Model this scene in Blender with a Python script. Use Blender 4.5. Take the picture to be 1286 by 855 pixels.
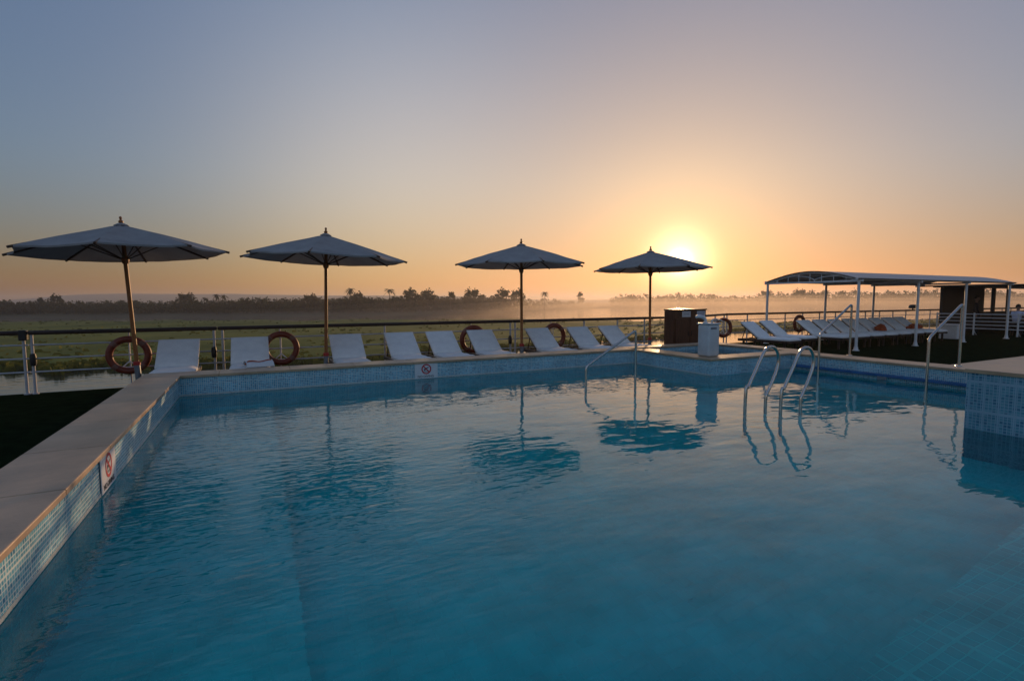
import bpy, bmesh, math, random
from mathutils import Vector, Matrix, noise
R = math.radians
random.seed(7)
SC = bpy.context.scene
COL = SC.collection
for o in list(bpy.data.objects):
    bpy.data.objects.remove(o)

# ------------------------------------------------------------------ camera, sky, sun, exposure
ZC = 1.62
PITCH, ROLL, YAW = 4.436, 0.226, 26.69
cam_d = bpy.data.cameras.new('camera')
cam = bpy.data.objects.new('camera', cam_d)
COL.objects.link(cam)
cam_d.sensor_width = 36.0
cam_d.lens = 640.3 * 36.0 / 1286.0
cam_d.clip_start = 0.05
cam_d.clip_end = 20000
cam.matrix_world = (Matrix.Translation((0, 0, ZC)) @ Matrix.Rotation(R(-YAW), 4, 'Z')
                    @ Matrix.Rotation(R(90 - PITCH), 4, 'X') @ Matrix.Rotation(R(-ROLL), 4, 'Z'))
SC.camera = cam

SUN_AZ = 44.8          # degrees from +Y towards +X
SUN_EL = 4.1
sun_dir = Vector((math.sin(R(SUN_AZ)) * math.cos(R(SUN_EL)), math.cos(R(SUN_AZ)) * math.cos(R(SUN_EL)), math.sin(R(SUN_EL))))

SKY_TINT = (.95, .955, 1.18)
HORIZON_TINT = (.88, .62, .56)
SKY_POW, SKY_GAIN = -.50, 1.74
SUN_LOBES = [(9, (1.75, 1.3, .95)), (110, (2.4, 1.25, .2)), (900, (16, 12, 7)), (9000, (60, 45, 25))]
# two hazy sky veils, then an added glow behind the camera lifting shaded fronts: (azimuth, elevation, falloff, colour)
VEILS_AND_FILL = [(12.5, 9, 24, (2.5, 1.55, .35)), (13, 21, 26, (.38, .62, .80)), (SUN_AZ + 180, 38, 2, (.95, 1.0, 1.1))]

W = bpy.data.worlds.new('World')
SC.world = W
W.use_nodes = True
nt = W.node_tree
nt.nodes.clear()
wo = nt.nodes.new('ShaderNodeOutputWorld')
bg = nt.nodes.new('ShaderNodeBackground')
sky = nt.nodes.new('ShaderNodeTexSky')
sky.sky_type = 'NISHITA'
sky.sun_disc = False
sky.sun_elevation = R(SUN_EL)
sky.sun_rotation = R(SUN_AZ)
sky.altitude = 0
sky.air_density = 1.0
sky.dust_density = 1.2
sky.ozone_density = 1.6
bg.inputs['Strength'].default_value = 0.1


def wn(typ, op=None, **inp):
    n = nt.nodes.new(typ)
    if op: n.operation = op
    for k, v in inp.items():
        n.inputs[int(k[1:])].default_value = v
    return n


L = nt.links.new
# morning haze in the sky: soften the span between the bright aureole and the rest, then the sun's own glow
tint = wn('ShaderNodeVectorMath', 'MULTIPLY', _1=SKY_TINT)
L(sky.outputs[0], tint.inputs[0])
lum = wn('ShaderNodeVectorMath', 'DOT_PRODUCT', _1=(.35, .5, .15))
L(tint.outputs[0], lum.inputs[0])
pw = wn('ShaderNodeMath', 'POWER', _1=SKY_POW)
L(lum.outputs['Value'], pw.inputs[0])
gain = wn('ShaderNodeMath', 'MULTIPLY', _1=SKY_GAIN)
L(pw.outputs[0], gain.inputs[0])
comp = wn('ShaderNodeVectorMath', 'SCALE')
L(tint.outputs[0], comp.inputs[0])
L(gain.outputs[0], comp.inputs['Scale'])
geo = nt.nodes.new('ShaderNodeTexCoord')
nrm = wn('ShaderNodeVectorMath', 'NORMALIZE')
L(geo.outputs['Generated'], nrm.inputs[0])
dt = wn('ShaderNodeVectorMath', 'DOT_PRODUCT', _1=tuple(sun_dir))
L(nrm.outputs[0], dt.inputs[0])
mx0 = wn('ShaderNodeMath', 'MAXIMUM', _1=0.0)
L(dt.outputs['Value'], mx0.inputs[0])
sepz = nt.nodes.new('ShaderNodeSeparateXYZ')
L(nrm.outputs[0], sepz.inputs[0])
low = nt.nodes.new('ShaderNodeMapRange')
low.interpolation_type = 'SMOOTHSTEP'
low.inputs['From Min'].default_value = -.02
low.inputs['From Max'].default_value = .24
L(sepz.outputs['Z'], low.inputs['Value'])
ext = nt.nodes.new('ShaderNodeMix')
ext.data_type = 'VECTOR'
ext.inputs[4].default_value = HORIZON_TINT
ext.inputs[5].default_value = (1, 1, 1)
L(low.outputs[0], ext.inputs[0])
dim = wn('ShaderNodeVectorMath', 'MULTIPLY')
L(comp.outputs[0], dim.inputs[0])
L(ext.outputs[1], dim.inputs[1])
cur = dim.outputs[0]
for power, colr in SUN_LOBES:
    pp = wn('ShaderNodeMath', 'POWER', _1=power)
    L(mx0.outputs[0], pp.inputs[0])
    sc_ = wn('ShaderNodeVectorMath', 'SCALE', _0=colr)
    L(pp.outputs[0], sc_.inputs['Scale'])
    ad = wn('ShaderNodeVectorMath', 'ADD')
    L(cur, ad.inputs[0])
    L(sc_.outputs[0], ad.inputs[1])
    cur = ad.outputs[0]
for azm, elv, power, colr in VEILS_AND_FILL:
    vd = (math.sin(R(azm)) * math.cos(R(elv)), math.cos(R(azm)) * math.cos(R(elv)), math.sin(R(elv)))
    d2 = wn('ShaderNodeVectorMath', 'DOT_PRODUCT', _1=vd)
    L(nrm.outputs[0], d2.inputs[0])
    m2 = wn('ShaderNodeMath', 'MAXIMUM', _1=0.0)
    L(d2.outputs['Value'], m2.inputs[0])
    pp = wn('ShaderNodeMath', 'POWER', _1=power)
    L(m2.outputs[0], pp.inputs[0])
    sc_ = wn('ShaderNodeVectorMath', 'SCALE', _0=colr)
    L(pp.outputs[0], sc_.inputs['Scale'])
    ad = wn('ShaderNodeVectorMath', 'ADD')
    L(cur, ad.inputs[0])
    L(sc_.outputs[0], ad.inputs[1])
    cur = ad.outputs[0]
L(cur, bg.inputs['Color'])
L(bg.outputs[0], wo.inputs['Surface'])

sl = bpy.data.lights.new('sun', 'SUN')
sl.energy = 2.4
sl.angle = R(0.53)
sl.color = (1.0, 0.60, 0.30)
so = bpy.data.objects.new('sun', sl)
COL.objects.link(so)
so.rotation_euler = sun_dir.to_track_quat('Z', 'Y').to_euler()

SC.view_settings.view_transform = 'Standard'
SC.view_settings.look = 'None'
SC.view_settings.gamma = 1.0
SC.view_settings.exposure = 0.0
SC.view_settings.use_curve_mapping = False
SC.render.engine = 'CYCLES'
cy = SC.cycles
cy.use_denoising = True
cy.max_bounces = 9
cy.diffuse_bounces = 3
cy.glossy_bounces = 4
cy.transmission_bounces = 6
cy.transparent_max_bounces = 12
cy.volume_bounces = 0
cy.caustics_reflective = False
cy.caustics_refractive = True
cy.blur_glossy = 0.6
cy.sample_clamp_indirect = 6.0


# ------------------------------------------------------------------ helpers
class MB:
    """collects shapes and links them as ONE mesh object, with UVs in metres by face direction"""
    def __init__(self):
        self.bm = bmesh.new()

    def _merge(self, b, mtx=None):
        me = bpy.data.meshes.new('tmp')
        b.to_mesh(me)
        b.free()
        if mtx is not None:
            me.transform(mtx)
        self.bm.from_mesh(me)
        bpy.data.meshes.remove(me)

    def box(self, x0, x1, y0, y1, z0, z1, bev=0.0, seg=1, mtx=None):
        b = bmesh.new()
        bmesh.ops.create_cube(b, size=1.0)
        for v in b.verts:
            v.co = Vector((x0 + (v.co.x + .5) * (x1 - x0), y0 + (v.co.y + .5) * (y1 - y0), z0 + (v.co.z + .5) * (z1 - z0)))
        if bev > 0:
            bmesh.ops.bevel(b, geom=list(b.edges), offset=bev, segments=seg, affect='EDGES', profile=.5)
        self._merge(b, mtx)
        return self

    def tube(self, pts, r, seg=10, closed=False):
        pts = [Vector(p) for p in pts]
        n = len(pts)
        rs = r if isinstance(r, (list, tuple)) else [r] * n
        bm = self.bm
        rings = []
        up = None
        for i, p in enumerate(pts):
            a = pts[(i - 1) % n] if (closed or i > 0) else p
            c = pts[(i + 1) % n] if (closed or i < n - 1) else p
            d = (c - a).normalized()
            if up is None:
                up = d.orthogonal().normalized()
            else:
                up = (up - d * up.dot(d))
                up = up.normalized() if up.length > 1e-5 else d.orthogonal().normalized()
            w = d.cross(up)
            rings.append([bm.verts.new(p + (up * math.cos(t) + w * math.sin(t)) * rs[i])
                          for t in [2 * math.pi * k / seg for k in range(seg)]])
        m = n if closed else n - 1
        for i in range(m):
            A, B = rings[i], rings[(i + 1) % n]
            off = 0
            if closed and i == n - 1:
                off = min(range(seg), key=lambda s: (B[s].co - A[0].co).length)
            for k in range(seg):
                bm.faces.new((A[k], A[(k + 1) % seg], B[(k + 1 + off) % seg], B[(k + off) % seg]))
        if not closed:
            bm.faces.new(list(reversed(rings[0])))
            bm.faces.new(rings[-1])
        return self

    def lathe(self, prof, cx=0, cy_=0, seg=20):
        bm = self.bm
        rings = []
        for r_, z in prof:
            if r_ < 1e-5:
                rings.append([bm.verts.new((cx, cy_, z))])
            else:
                rings.append([bm.verts.new((cx + r_ * math.cos(2 * math.pi * k / seg), cy_ + r_ * math.sin(2 * math.pi * k / seg), z)) for k in range(seg)])
        for A, B in zip(rings, rings[1:]):
            for k in range(seg):
                a = [A[k % len(A)], A[(k + 1) % len(A)], B[(k + 1) % len(B)], B[k % len(B)]]
                u = []
                for v in a:
                    if v not in u:
                        u.append(v)
                if len(u) > 2:
                    bm.faces.new(u)
        return self

    def quad(self, *ps):
        self.bm.faces.new([self.bm.verts.new(p) for p in ps])
        return self

    def grid(self, fn, nu, nv):
        vs = [[self.bm.verts.new(fn(i / nu, j / nv)) for j in range(nv + 1)] for i in range(nu + 1)]
        for i in range(nu):
            for j in range(nv):
                self.bm.faces.new((vs[i][j], vs[i + 1][j], vs[i + 1][j + 1], vs[i][j + 1]))
        return self

    def build(self, name, mat, parent=None, smooth=False, loc=None, normals=True, angle=40):
        bm = self.bm
        if normals:
            bmesh.ops.recalc_face_normals(bm, faces=bm.faces)
        bm.normal_update()
        uv = bm.loops.layers.uv.new('uv')
        for f in bm.faces:
            n = f.normal
            ax = max(range(3), key=lambda i: abs(n[i]))
            for l in f.loops:
                c = l.vert.co
                l[uv].uv = ((c.y, c.z), (c.x, c.z), (c.x, c.y))[ax]
            f.smooth = smooth
        me = bpy.data.meshes.new(name)
        bm.to_mesh(me)
        bm.free()
        if smooth:
            me.set_sharp_from_angle(angle=R(angle))
        me.materials.append(mat)
        o = bpy.data.objects.new(name, me)
        COL.objects.link(o)
        if parent is not None:
            o.parent = parent
        if loc is not None:
            o.location = loc
        return o


def tag(o, label=None, cat=None, group=None, kind=None):
    if label: o['label'] = label
    if cat: o['category'] = cat
    if group: o['group'] = group
    if kind: o['kind'] = kind
    return o


def thing(name, label, cat, loc=(0, 0, 0), rz=0.0, group=None):
    o = bpy.data.objects.new(name, None)
    COL.objects.link(o)
    o.location = loc
    o.rotation_euler = (0, 0, rz)
    return tag(o, label, cat, group)


def dup(root, loc, rz=0.0, label=None, scale=None):
    def cp(o, par):
        c = o.copy()
        COL.objects.link(c)
        c.parent = par
        for ch in kids.get(o.name, []):
            cp(ch, c)
        return c
    kids = {}
    for o in list(bpy.data.objects):
        if o.parent is not None:
            kids.setdefault(o.parent.name, []).append(o)
    r = cp(root, None)
    r.location = loc
    r.rotation_euler = (0, 0, rz)
    if scale: r.scale = scale
    if label: r['label'] = label
    return r


# ------------------------------------------------------------------ materials
def nodes(m):
    m.use_nodes = True
    t = m.node_tree
    t.nodes.clear()
    return t


def N(t, typ, **kw):
    n = t.nodes.new(typ)
    for k, v in kw.items():
        setattr(n, k, v)
    return n


def mat(name, base, rough=.5, metal=0.0, var=.15, scale=6.0, bump=0.0, bscale=60.0, stretch=(1, 1, 1), base2=None, rnd=0.0, spec=.5, transl=0.0, rvar=0.0):
    m = bpy.data.materials.new(name)
    t = nodes(m)
    out = N(t, 'ShaderNodeOutputMaterial')
    p = N(t, 'ShaderNodeBsdfPrincipled')
    p.inputs['Roughness'].default_value = rough
    p.inputs['Metallic'].default_value = metal
    p.inputs['Specular IOR Level'].default_value = spec
    tc = N(t, 'ShaderNodeTexCoord')
    mp = N(t, 'ShaderNodeMapping')
    mp.inputs['Scale'].default_value = stretch
    t.links.new(tc.outputs['Object'], mp.inputs['Vector'])
    nz = N(t, 'ShaderNodeTexNoise')
    nz.inputs['Scale'].default_value = scale
    nz.inputs['Detail'].default_value = 6
    nz.inputs['Roughness'].default_value = .6
    t.links.new(mp.outputs[0], nz.inputs['Vector'])
    rp = N(t, 'ShaderNodeValToRGB')
    b2 = base2 or tuple(min(1, c * (1 + var)) for c in base)
    b1 = base if base2 else tuple(c * (1 - var) for c in base)
    rp.color_ramp.elements[0].position = .3
    rp.color_ramp.elements[1].position = .7
    rp.color_ramp.elements[0].color = (*b1, 1)
    rp.color_ramp.elements[1].color = (*b2, 1)
    t.links.new(nz.outputs['Fac'], rp.inputs[0])
    src = rp.outputs[0]
    if rnd > 0:
        oi = N(t, 'ShaderNodeObjectInfo')
        mr = N(t, 'ShaderNodeMapRange')
        mr.inputs['To Min'].default_value = 1 - rnd
        mr.inputs['To Max'].default_value = 1 + rnd
        t.links.new(oi.outputs['Random'], mr.inputs['Value'])
        hs = N(t, 'ShaderNodeHueSaturation')
        t.links.new(mr.outputs[0], hs.inputs['Value'])
        t.links.new(src, hs.inputs['Color'])
        src = hs.outputs[0]
    t.links.new(src, p.inputs['Base Color'])
    if rvar > 0:
        mr = N(t, 'ShaderNodeMapRange')
        mr.inputs['To Min'].default_value = max(0.02, rough - rvar)
        mr.inputs['To Max'].default_value = rough + rvar
        t.links.new(nz.outputs['Fac'], mr.inputs['Value'])
        t.links.new(mr.outputs[0], p.inputs['Roughness'])
    if bump > 0:
        nb = N(t, 'ShaderNodeTexNoise')
        nb.inputs['Scale'].default_value = bscale
        nb.inputs['Detail'].default_value = 4
        t.links.new(mp.outputs[0], nb.inputs['Vector'])
        bp = N(t, 'ShaderNodeBump')
        bp.inputs['Strength'].default_value = bump
        bp.inputs['Distance'].default_value = .01
        t.links.new(nb.outputs['Fac'], bp.inputs['Height'])
        t.links.new(bp.outputs[0], p.inputs['Normal'])
    sh = p.outputs[0]
    if transl > 0:
        tr = N(t, 'ShaderNodeBsdfTranslucent')
        t.links.new(src, tr.inputs['Color'])
        mx = N(t, 'ShaderNodeMixShader')
        mx.inputs[0].default_value = transl
        t.links.new(sh, mx.inputs[1])
        t.links.new(tr.outputs[0], mx.inputs[2])
        sh = mx.outputs[0]
    t.links.new(sh, out.inputs['Surface'])
    return m


def tile_mat(name, cols, grout, size=.026, sheet=.312, gw=.10, rough=.18, bright=1.0, gw2=.016):
    """glass mosaic: every small tile its own shade, pale grout, wider joints between the sheets"""
    m = bpy.data.materials.new(name)
    t = nodes(m)
    out = N(t, 'ShaderNodeOutputMaterial')
    p = N(t, 'ShaderNodeBsdfPrincipled')
    uv = N(t, 'ShaderNodeUVMap', uv_map='uv')

    def cells(s):
        d = N(t, 'ShaderNodeVectorMath', operation='MULTIPLY')
        sx_, sy_ = s if isinstance(s, tuple) else (s, s)
        d.inputs[1].default_value = (1 / sx_, 1 / sy_, 1)
        t.links.new(uv.outputs[0], d.inputs[0])
        fl = N(t, 'ShaderNodeVectorMath', operation='FLOOR')
        t.links.new(d.outputs[0], fl.inputs[0])
        fr = N(t, 'ShaderNodeVectorMath', operation='FRACTION')
        t.links.new(d.outputs[0], fr.inputs[0])
        sx = N(t, 'ShaderNodeSeparateXYZ')
        t.links.new(fr.outputs[0], sx.inputs[0])
        mn = []
        for k in 'XY':
            a = N(t, 'ShaderNodeMath', operation='SUBTRACT')
            a.inputs[1].default_value = .5
            t.links.new(sx.outputs[k], a.inputs[0])
            b = N(t, 'ShaderNodeMath', operation='ABSOLUTE')
            t.links.new(a.outputs[0], b.inputs[0])
            mn.append(b)
        mx = N(t, 'ShaderNodeMath', operation='MAXIMUM')
        t.links.new(mn[0].outputs[0], mx.inputs[0])
        t.links.new(mn[1].outputs[0], mx.inputs[1])
        return fl, mx
    fl, edge = cells(size)
    wn = N(t, 'ShaderNodeTexWhiteNoise', noise_dimensions='2D')
    t.links.new(fl.outputs[0], wn.inputs['Vector'])
    rp = N(t, 'ShaderNodeValToRGB')
    rp.color_ramp.interpolation = 'CONSTANT'
    e = rp.color_ramp.elements
    e[0].position = 0
    e[0].color = (*[c * bright for c in cols[0]], 1)
    e[1].position = 1 / len(cols)
    e[1].color = (*[c * bright for c in cols[1]], 1)
    for i, c in enumerate(cols[2:], 2):
        k = e.new(i / len(cols))
        k.color = (*[q * bright for q in c], 1)
    t.links.new(wn.outputs['Value'], rp.inputs[0])
    g1 = N(t, 'ShaderNodeMath', operation='GREATER_THAN')
    g1.inputs[1].default_value = .5 - gw
    t.links.new(edge.outputs[0], g1.inputs[0])
    fl2, edge2 = cells(sheet)
    g2 = N(t, 'ShaderNodeMath', operation='GREATER_THAN')
    g2.inputs[1].default_value = .5 - gw2
    t.links.new(edge2.outputs[0], g2.inputs[0])
    gm = N(t, 'ShaderNodeMath', operation='MAXIMUM')
    t.links.new(g1.outputs[0], gm.inputs[0])
    t.links.new(g2.outputs[0], gm.inputs[1])
    mix = N(t, 'ShaderNodeMix', data_type='RGBA')
    t.links.new(gm.outputs[0], mix.inputs[0])
    t.links.new(rp.outputs[0], mix.inputs[6])
    mix.inputs[7].default_value = (*grout, 1)
    # slow dirt / lime variation
    nz = N(t, 'ShaderNodeTexNoise')
    nz.inputs['Scale'].default_value = 2.2
    nz.inputs['Detail'].default_value = 5
    t.links.new(uv.outputs[0], nz.inputs['Vector'])
    mr = N(t, 'ShaderNodeMapRange')
    mr.inputs['From Min'].default_value = .3
    mr.inputs['From Max'].default_value = .7
    mr.inputs['To Min'].default_value = .82
    mr.inputs['To Max'].default_value = 1.15
    t.links.new(nz.outputs['Fac'], mr.inputs['Value'])
    hs = N(t, 'ShaderNodeHueSaturation')
    t.links.new(mr.outputs[0], hs.inputs['Value'])
    t.links.new(mix.outputs[2], hs.inputs['Color'])
    t.links.new(hs.outputs[0], p.inputs['Base Color'])
    ro = N(t, 'ShaderNodeMapRange')
    ro.inputs['To Min'].default_value = rough
    ro.inputs['To Max'].default_value = .75
    t.links.new(gm.outputs[0], ro.inputs['Value'])
    t.links.new(ro.outputs[0], p.inputs['Roughness'])
    bp = N(t, 'ShaderNodeBump', invert=True)
    bp.inputs['Strength'].default_value = .35
    bp.inputs['Distance'].default_value = .002
    t.links.new(gm.outputs[0], bp.inputs['Height'])
    t.links.new(bp.outputs[0], p.inputs['Normal'])
    t.links.new(p.outputs[0], out.inputs['Surface'])
    return m


def water_mat(name, tint, waves, rough=0.0, patch=None):
    """clear water: refraction below, Fresnel mirror above, ripples as several octaves of noise.
    waves = list of (scale, stretch xyz, rotation deg, height metres, patch weight 0/1)"""
    m = bpy.data.materials.new(name)
    t = nodes(m)
    out = N(t, 'ShaderNodeOutputMaterial')
    tc = N(t, 'ShaderNodeTexCoord')
    total = None
    pm = None
    if patch:
        pn = N(t, 'ShaderNodeVectorMath', operation='DISTANCE')
        pn.inputs[1].default_value = (patch[0], patch[1], 0)
        t.links.new(tc.outputs['Object'], pn.inputs[0])
        pm = N(t, 'ShaderNodeMapRange', interpolation_type='SMOOTHSTEP')
        pm.inputs['From Min'].default_value = patch[2]
        pm.inputs['From Max'].default_value = patch[3]
        pm.inputs['To Min'].default_value = 1.0
        pm.inputs['To Max'].default_value = patch[4]
        t.links.new(pn.outputs['Value'], pm.inputs['Value'])
    for sc, st, rot, h, w in waves:
        mp = N(t, 'ShaderNodeMapping')
        mp.inputs['Scale'].default_value = st
        mp.inputs['Rotation'].default_value = (0, 0, R(rot))
        t.links.new(tc.outputs['Object'], mp.inputs['Vector'])
        nz = N(t, 'ShaderNodeTexNoise')
        nz.inputs['Scale'].default_value = sc
        nz.inputs['Detail'].default_value = 1.5
        nz.inputs['Distortion'].default_value = .35
        t.links.new(mp.outputs[0], nz.inputs['Vector'])
        mu = N(t, 'ShaderNodeMath', operation='MULTIPLY')
        mu.inputs[1].default_value = h
        t.links.new(nz.outputs['Fac'], mu.inputs[0])
        cur = mu.outputs[0]
        if w and pm:
            m2 = N(t, 'ShaderNodeMath', operation='MULTIPLY')
            t.links.new(cur, m2.inputs[0])
            t.links.new(pm.outputs[0], m2.inputs[1])
            cur = m2.outputs[0]
        if total is None:
            total = cur
        else:
            ad = N(t, 'ShaderNodeMath', operation='ADD')
            t.links.new(total, ad.inputs[0])
            t.links.new(cur, ad.inputs[1])
            total = ad.outputs[0]
    bp = N(t, 'ShaderNodeBump')
    bp.inputs['Strength'].default_value = 1.0
    bp.inputs['Distance'].default_value = 1.0
    t.links.new(total, bp.inputs['Height'])
    gl = N(t, 'ShaderNodeBsdfGlossy')
    gl.inputs['Roughness'].default_value = rough
    gl.inputs['Color'].default_value = (1, 1, 1, 1)
    t.links.new(bp.outputs[0], gl.inputs['Normal'])
    fr = N(t, 'ShaderNodeFresnel')
    fr.inputs['IOR'].default_value = 1.333
    t.links.new(bp.outputs[0], fr.inputs['Normal'])
    if tint is None:
        lo = N(t, 'ShaderNodeBsdfDiffuse')
        lo.inputs['Color'].default_value = (.045, .05, .035, 1)
    else:
        lo = N(t, 'ShaderNodeBsdfRefraction')
        lo.inputs['IOR'].default_value = 1.333
        lo.inputs['Roughness'].default_value = 0.0
        lo.inputs['Color'].default_value = (*tint, 1)
        t.links.new(bp.outputs[0], lo.inputs['Normal'])
    mx = N(t, 'ShaderNodeMixShader')
    t.links.new(fr.outputs[0], mx.inputs[0])
    t.links.new(lo.outputs[0], mx.inputs[1])
    t.links.new(gl.outputs[0], mx.inputs[2])
    t.links.new(mx.outputs[0], out.inputs['Surface'])
    return m


def fog_mat(name, density, color=(.86, .86, .88), aniso=.45):
    m = bpy.data.materials.new(name)
    t = nodes(m)
    out = N(t, 'ShaderNodeOutputMaterial')
    v = N(t, 'ShaderNodeVolumePrincipled')
    v.inputs['Color'].default_value = (*color, 1)
    v.inputs['Density'].default_value = density
    v.inputs['Anisotropy'].default_value = aniso
    t.links.new(v.outputs[0], out.inputs['Volume'])
    return m


BLUES = [(.13, .43, .58), (.17, .50, .65), (.09, .35, .51), (.21, .55, .69), (.06, .26, .42), (.15, .47, .62)]
mosaic = tile_mat('mosaic_blue', BLUES, (.60, .69, .69), size=.029, sheet=(.29, .32), gw=.11, gw2=.02)
UNDER = [(.04, .74, .80), (.045, .76, .82), (.035, .72, .78), (.05, .77, .83)]
pool_tile = tile_mat('pool_tile', UNDER, (.10, .79, .84), size=.10, sheet=.8, gw=.04, gw2=.012)
bench_tile = tile_mat('bench_tile', [(.34, .64, .70), (.38, .68, .74), (.30, .60, .66)], (.62, .84, .86), size=.075, sheet=(.45, .30), gw=.05, gw2=.03)
pale_tile = mat('pale_tile', (.55, .58, .55), .3, var=.2, scale=30)
stone = mat('coping_stone', (.46, .315, .195), .38, var=.28, scale=2.6, bump=.12, bscale=40, rvar=.12)
carpet = mat('deck_carpet', (.011, .018, .008), 1.0, var=.35, scale=5, bump=.5, bscale=260, spec=.0)
white_metal = mat('white_painted_metal', (.72, .72, .72), .35, var=.08, scale=12, rnd=.05)
rail_grey = mat('rail_grey_paint', (.50, .50, .52), .4, var=.12, scale=12)
steel = mat('brushed_steel', (.52, .51, .49), .2, metal=1.0, var=.08, scale=20, rvar=.08)
rail_wood = mat('rail_wood', (.030, .012, .008), .5, var=.3, scale=5, stretch=(1, 8, 8))
rib_wood = mat('rib_wood', (.085, .045, .024), .5, var=.25, scale=6)
teak = mat('teak_pole', (.31, .105, .022), .42, var=.25, scale=5, stretch=(9, 9, 1), bump=.15, bscale=30)
dark_wood = mat('dark_lounger_wood', (.035, .018, .012), .5, var=.35, scale=5, stretch=(8, 1, 8), bump=.2, bscale=40)
cabinet_wood = mat('cabinet_wood', (.10, .035, .014), .45, var=.4, scale=4, stretch=(8, 8, 1), bump=.2, bscale=40)
cushion = mat('white_cushion', (.86, .85, .83), .85, var=.06, scale=7, bump=.25, bscale=25, rnd=.06, spec=.2)
canvas = mat('parasol_canvas', (.33, .32, .315), .9, var=.14, scale=3, bump=.15, bscale=220, spec=.15, transl=.08, rnd=.08)
orange_red = mat('ring_orange', (.20, .034, .014), .5, var=.2, scale=9)
ring_band = mat('ring_band', (.22, .10, .07), .6, var=.15, scale=12)
black_plastic = mat('black_plastic', (.015, .015, .016), .45, var=.2)
grey_metal = mat('grey_sleeve', (.20, .23, .27), .4, metal=.5, var=.15)
red_paint = mat('red_collar', (.42, .02, .02), .45, var=.15)
sign_white = mat('sign_white', (.74, .74, .76), .35, var=.06, scale=10)
sign_red = mat('sign_red', (.55, .02, .03), .4, var=.1)
sign_black = mat('sign_black', (.02, .02, .025), .45, var=.1)
pedestal_mat = mat('pedestal_paint', (.60, .62, .64), .4, var=.1, scale=5)
hull_mat = mat('hull_paint', (.6, .6, .6), .5, var=.1, scale=1)
roof_mat = mat('roof_sheet', (.27, .30, .34), .4, var=.15, scale=3)
dark_panel = mat('dark_panel', (.018, .015, .013), .55, var=.3, scale=2)
towel_orange = mat('orange_towel', (.38, .075, .022), .9, var=.2, scale=20, bump=.4, bscale=120)
towel_white = mat('white_towel', (.72, .73, .74), .95, var=.08, scale=20, bump=.4, bscale=120)
skin_mat = mat('skin', (.34, .19, .13), .55, var=.1)
shirt_white = mat('pale_shirt', (.62, .62, .74), .85, var=.1)
cloth_dark = mat('dark_clothes', (.03, .028, .03), .85, var=.2)
hair_mat = mat('dark_hair', (.02, .014, .01), .7, var=.2)

# ------------------------------------------------------------------ deck and hull (setting)
g = MB()
UP = (11.2, 10.0)
g.quad((-40, -8, 0), (-1.40, -8, 0), (-1.40, 11.97, 0), (-40, 11.97, 0))
g.quad((-1.40, 10.0, 0), (11.15, 10.0, 0), (11.15, 11.97, 0), (-1.40, 11.97, 0))
g.quad((-1.40, -8, 0), (11.15, -8, 0), (11.15, 0.0, 0), (-1.40, 0.0, 0))
g.quad((11.15, -8, 0), (60, -8, 0), (60, 11.97, 0), (11.15, 11.97, 0))
g.quad((12.2, 11.97, 0), (60, 11.97, 0), (60, 13.45, 0), (15.6, 13.45, 0))
tag(g.build('deck', carpet, normals=False), kind='structure')
g = MB()
edge = [(-40, 11.99), (12.2, 11.99), (15.6, 13.47), (60, 13.47), (60, -8), (-40, -8)]
for (a, b) in zip(edge, edge[1:]):
    g.quad((*a, -.02), (*b, -.02), (*b, -9.0), (*a, -9.0))
tag(g.build('ship_hull', hull_mat, normals=False), kind='structure')

# ------------------------------------------------------------------ swimming pool
UL, VB, UT, VT, UR = -1.114, 9.456, 7.95, 7.126, 10.38
VN = 0.15
CZ, CB, CW = .47, .425, .517
WZ = .131
BU, BV = 7.33, 2.86         # raised block in the near right corner
pool = thing('swimming_pool', 'raised blue mosaic swimming pool with beige stone coping on the ship deck', 'swimming pool')
FL = -1.25
g = MB()
path = [(UL, VN), (UL, VB), (UT, VB), (UT, VT), (UR, VT), (UR, BV + .0)]
for a, b in zip(path, path[1:]):
    g.quad((*a, WZ - .012), (*b, WZ - .012), (*b, CB), (*a, CB))
# outer skirt of the raised wall
sk = [(UL - CW + .03, -.3), (UL - CW + .03, VB + CW - .03), (UT + .05, VB + CW - .03)]
for a, b in zip(sk, sk[1:]):
    g.quad((*a, -.01), (*b, -.01), (*b, CB), (*a, CB))
g.quad((UR + CW - .03, BV, -.01), (UR + CW - .03, VT + .2, -.01), (UR + CW - .03, VT + .2, CB), (UR + CW - .03, BV, CB))
g.quad((UL, VN, WZ - .012), (BU, VN, WZ - .012), (BU, VN, CB), (UL, VN, CB))
g.build('mosaic_wall', mosaic, pool, normals=False)
g = MB()
for a, b in zip([(BU, VN)] + path, path + [(UR, BV)]):
    if a != b:
        g.quad((*a, FL), (*b, FL), (*b, WZ - .014), (*a, WZ - .014))
g.build('underwater_wall', pool_tile, pool, normals=False)
g = MB()
g.quad((.2, VN, FL), (UR, VN, FL), (UR, VB, FL), (.2, VB, FL))
g.quad((UL, VN, -.95), (.2, VN, -.95), (.2, VB, -.95), (UL, VB, -.95))
g.quad((.2, VN, FL), (.2, VB, FL), (.2, VB, -.95), (.2, VN, -.95))
g.build('floor', pool_tile, pool, normals=False)
g = MB()
bq = [(.6, VN + .003), (BU - .003, VN + .003), (BU - .003, 1.80), (.6, 1.14)]
g.quad(*[(x, y, -.42) for x, y in bq])
g.quad((.6, 1.14, FL + .002), (BU - .003, 1.80, FL + .002), (BU - .003, 1.80, -.42), (.6, 1.14, -.42))
g.quad((.6, VN + .003, FL + .002), (.6, 1.14, FL + .002), (.6, 1.14, -.42), (.6, VN + .003, -.42))
g.build('submerged_bench', bench_tile, pool)
# coping slabs, butted end to end with fine joints
OV = .025


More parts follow.
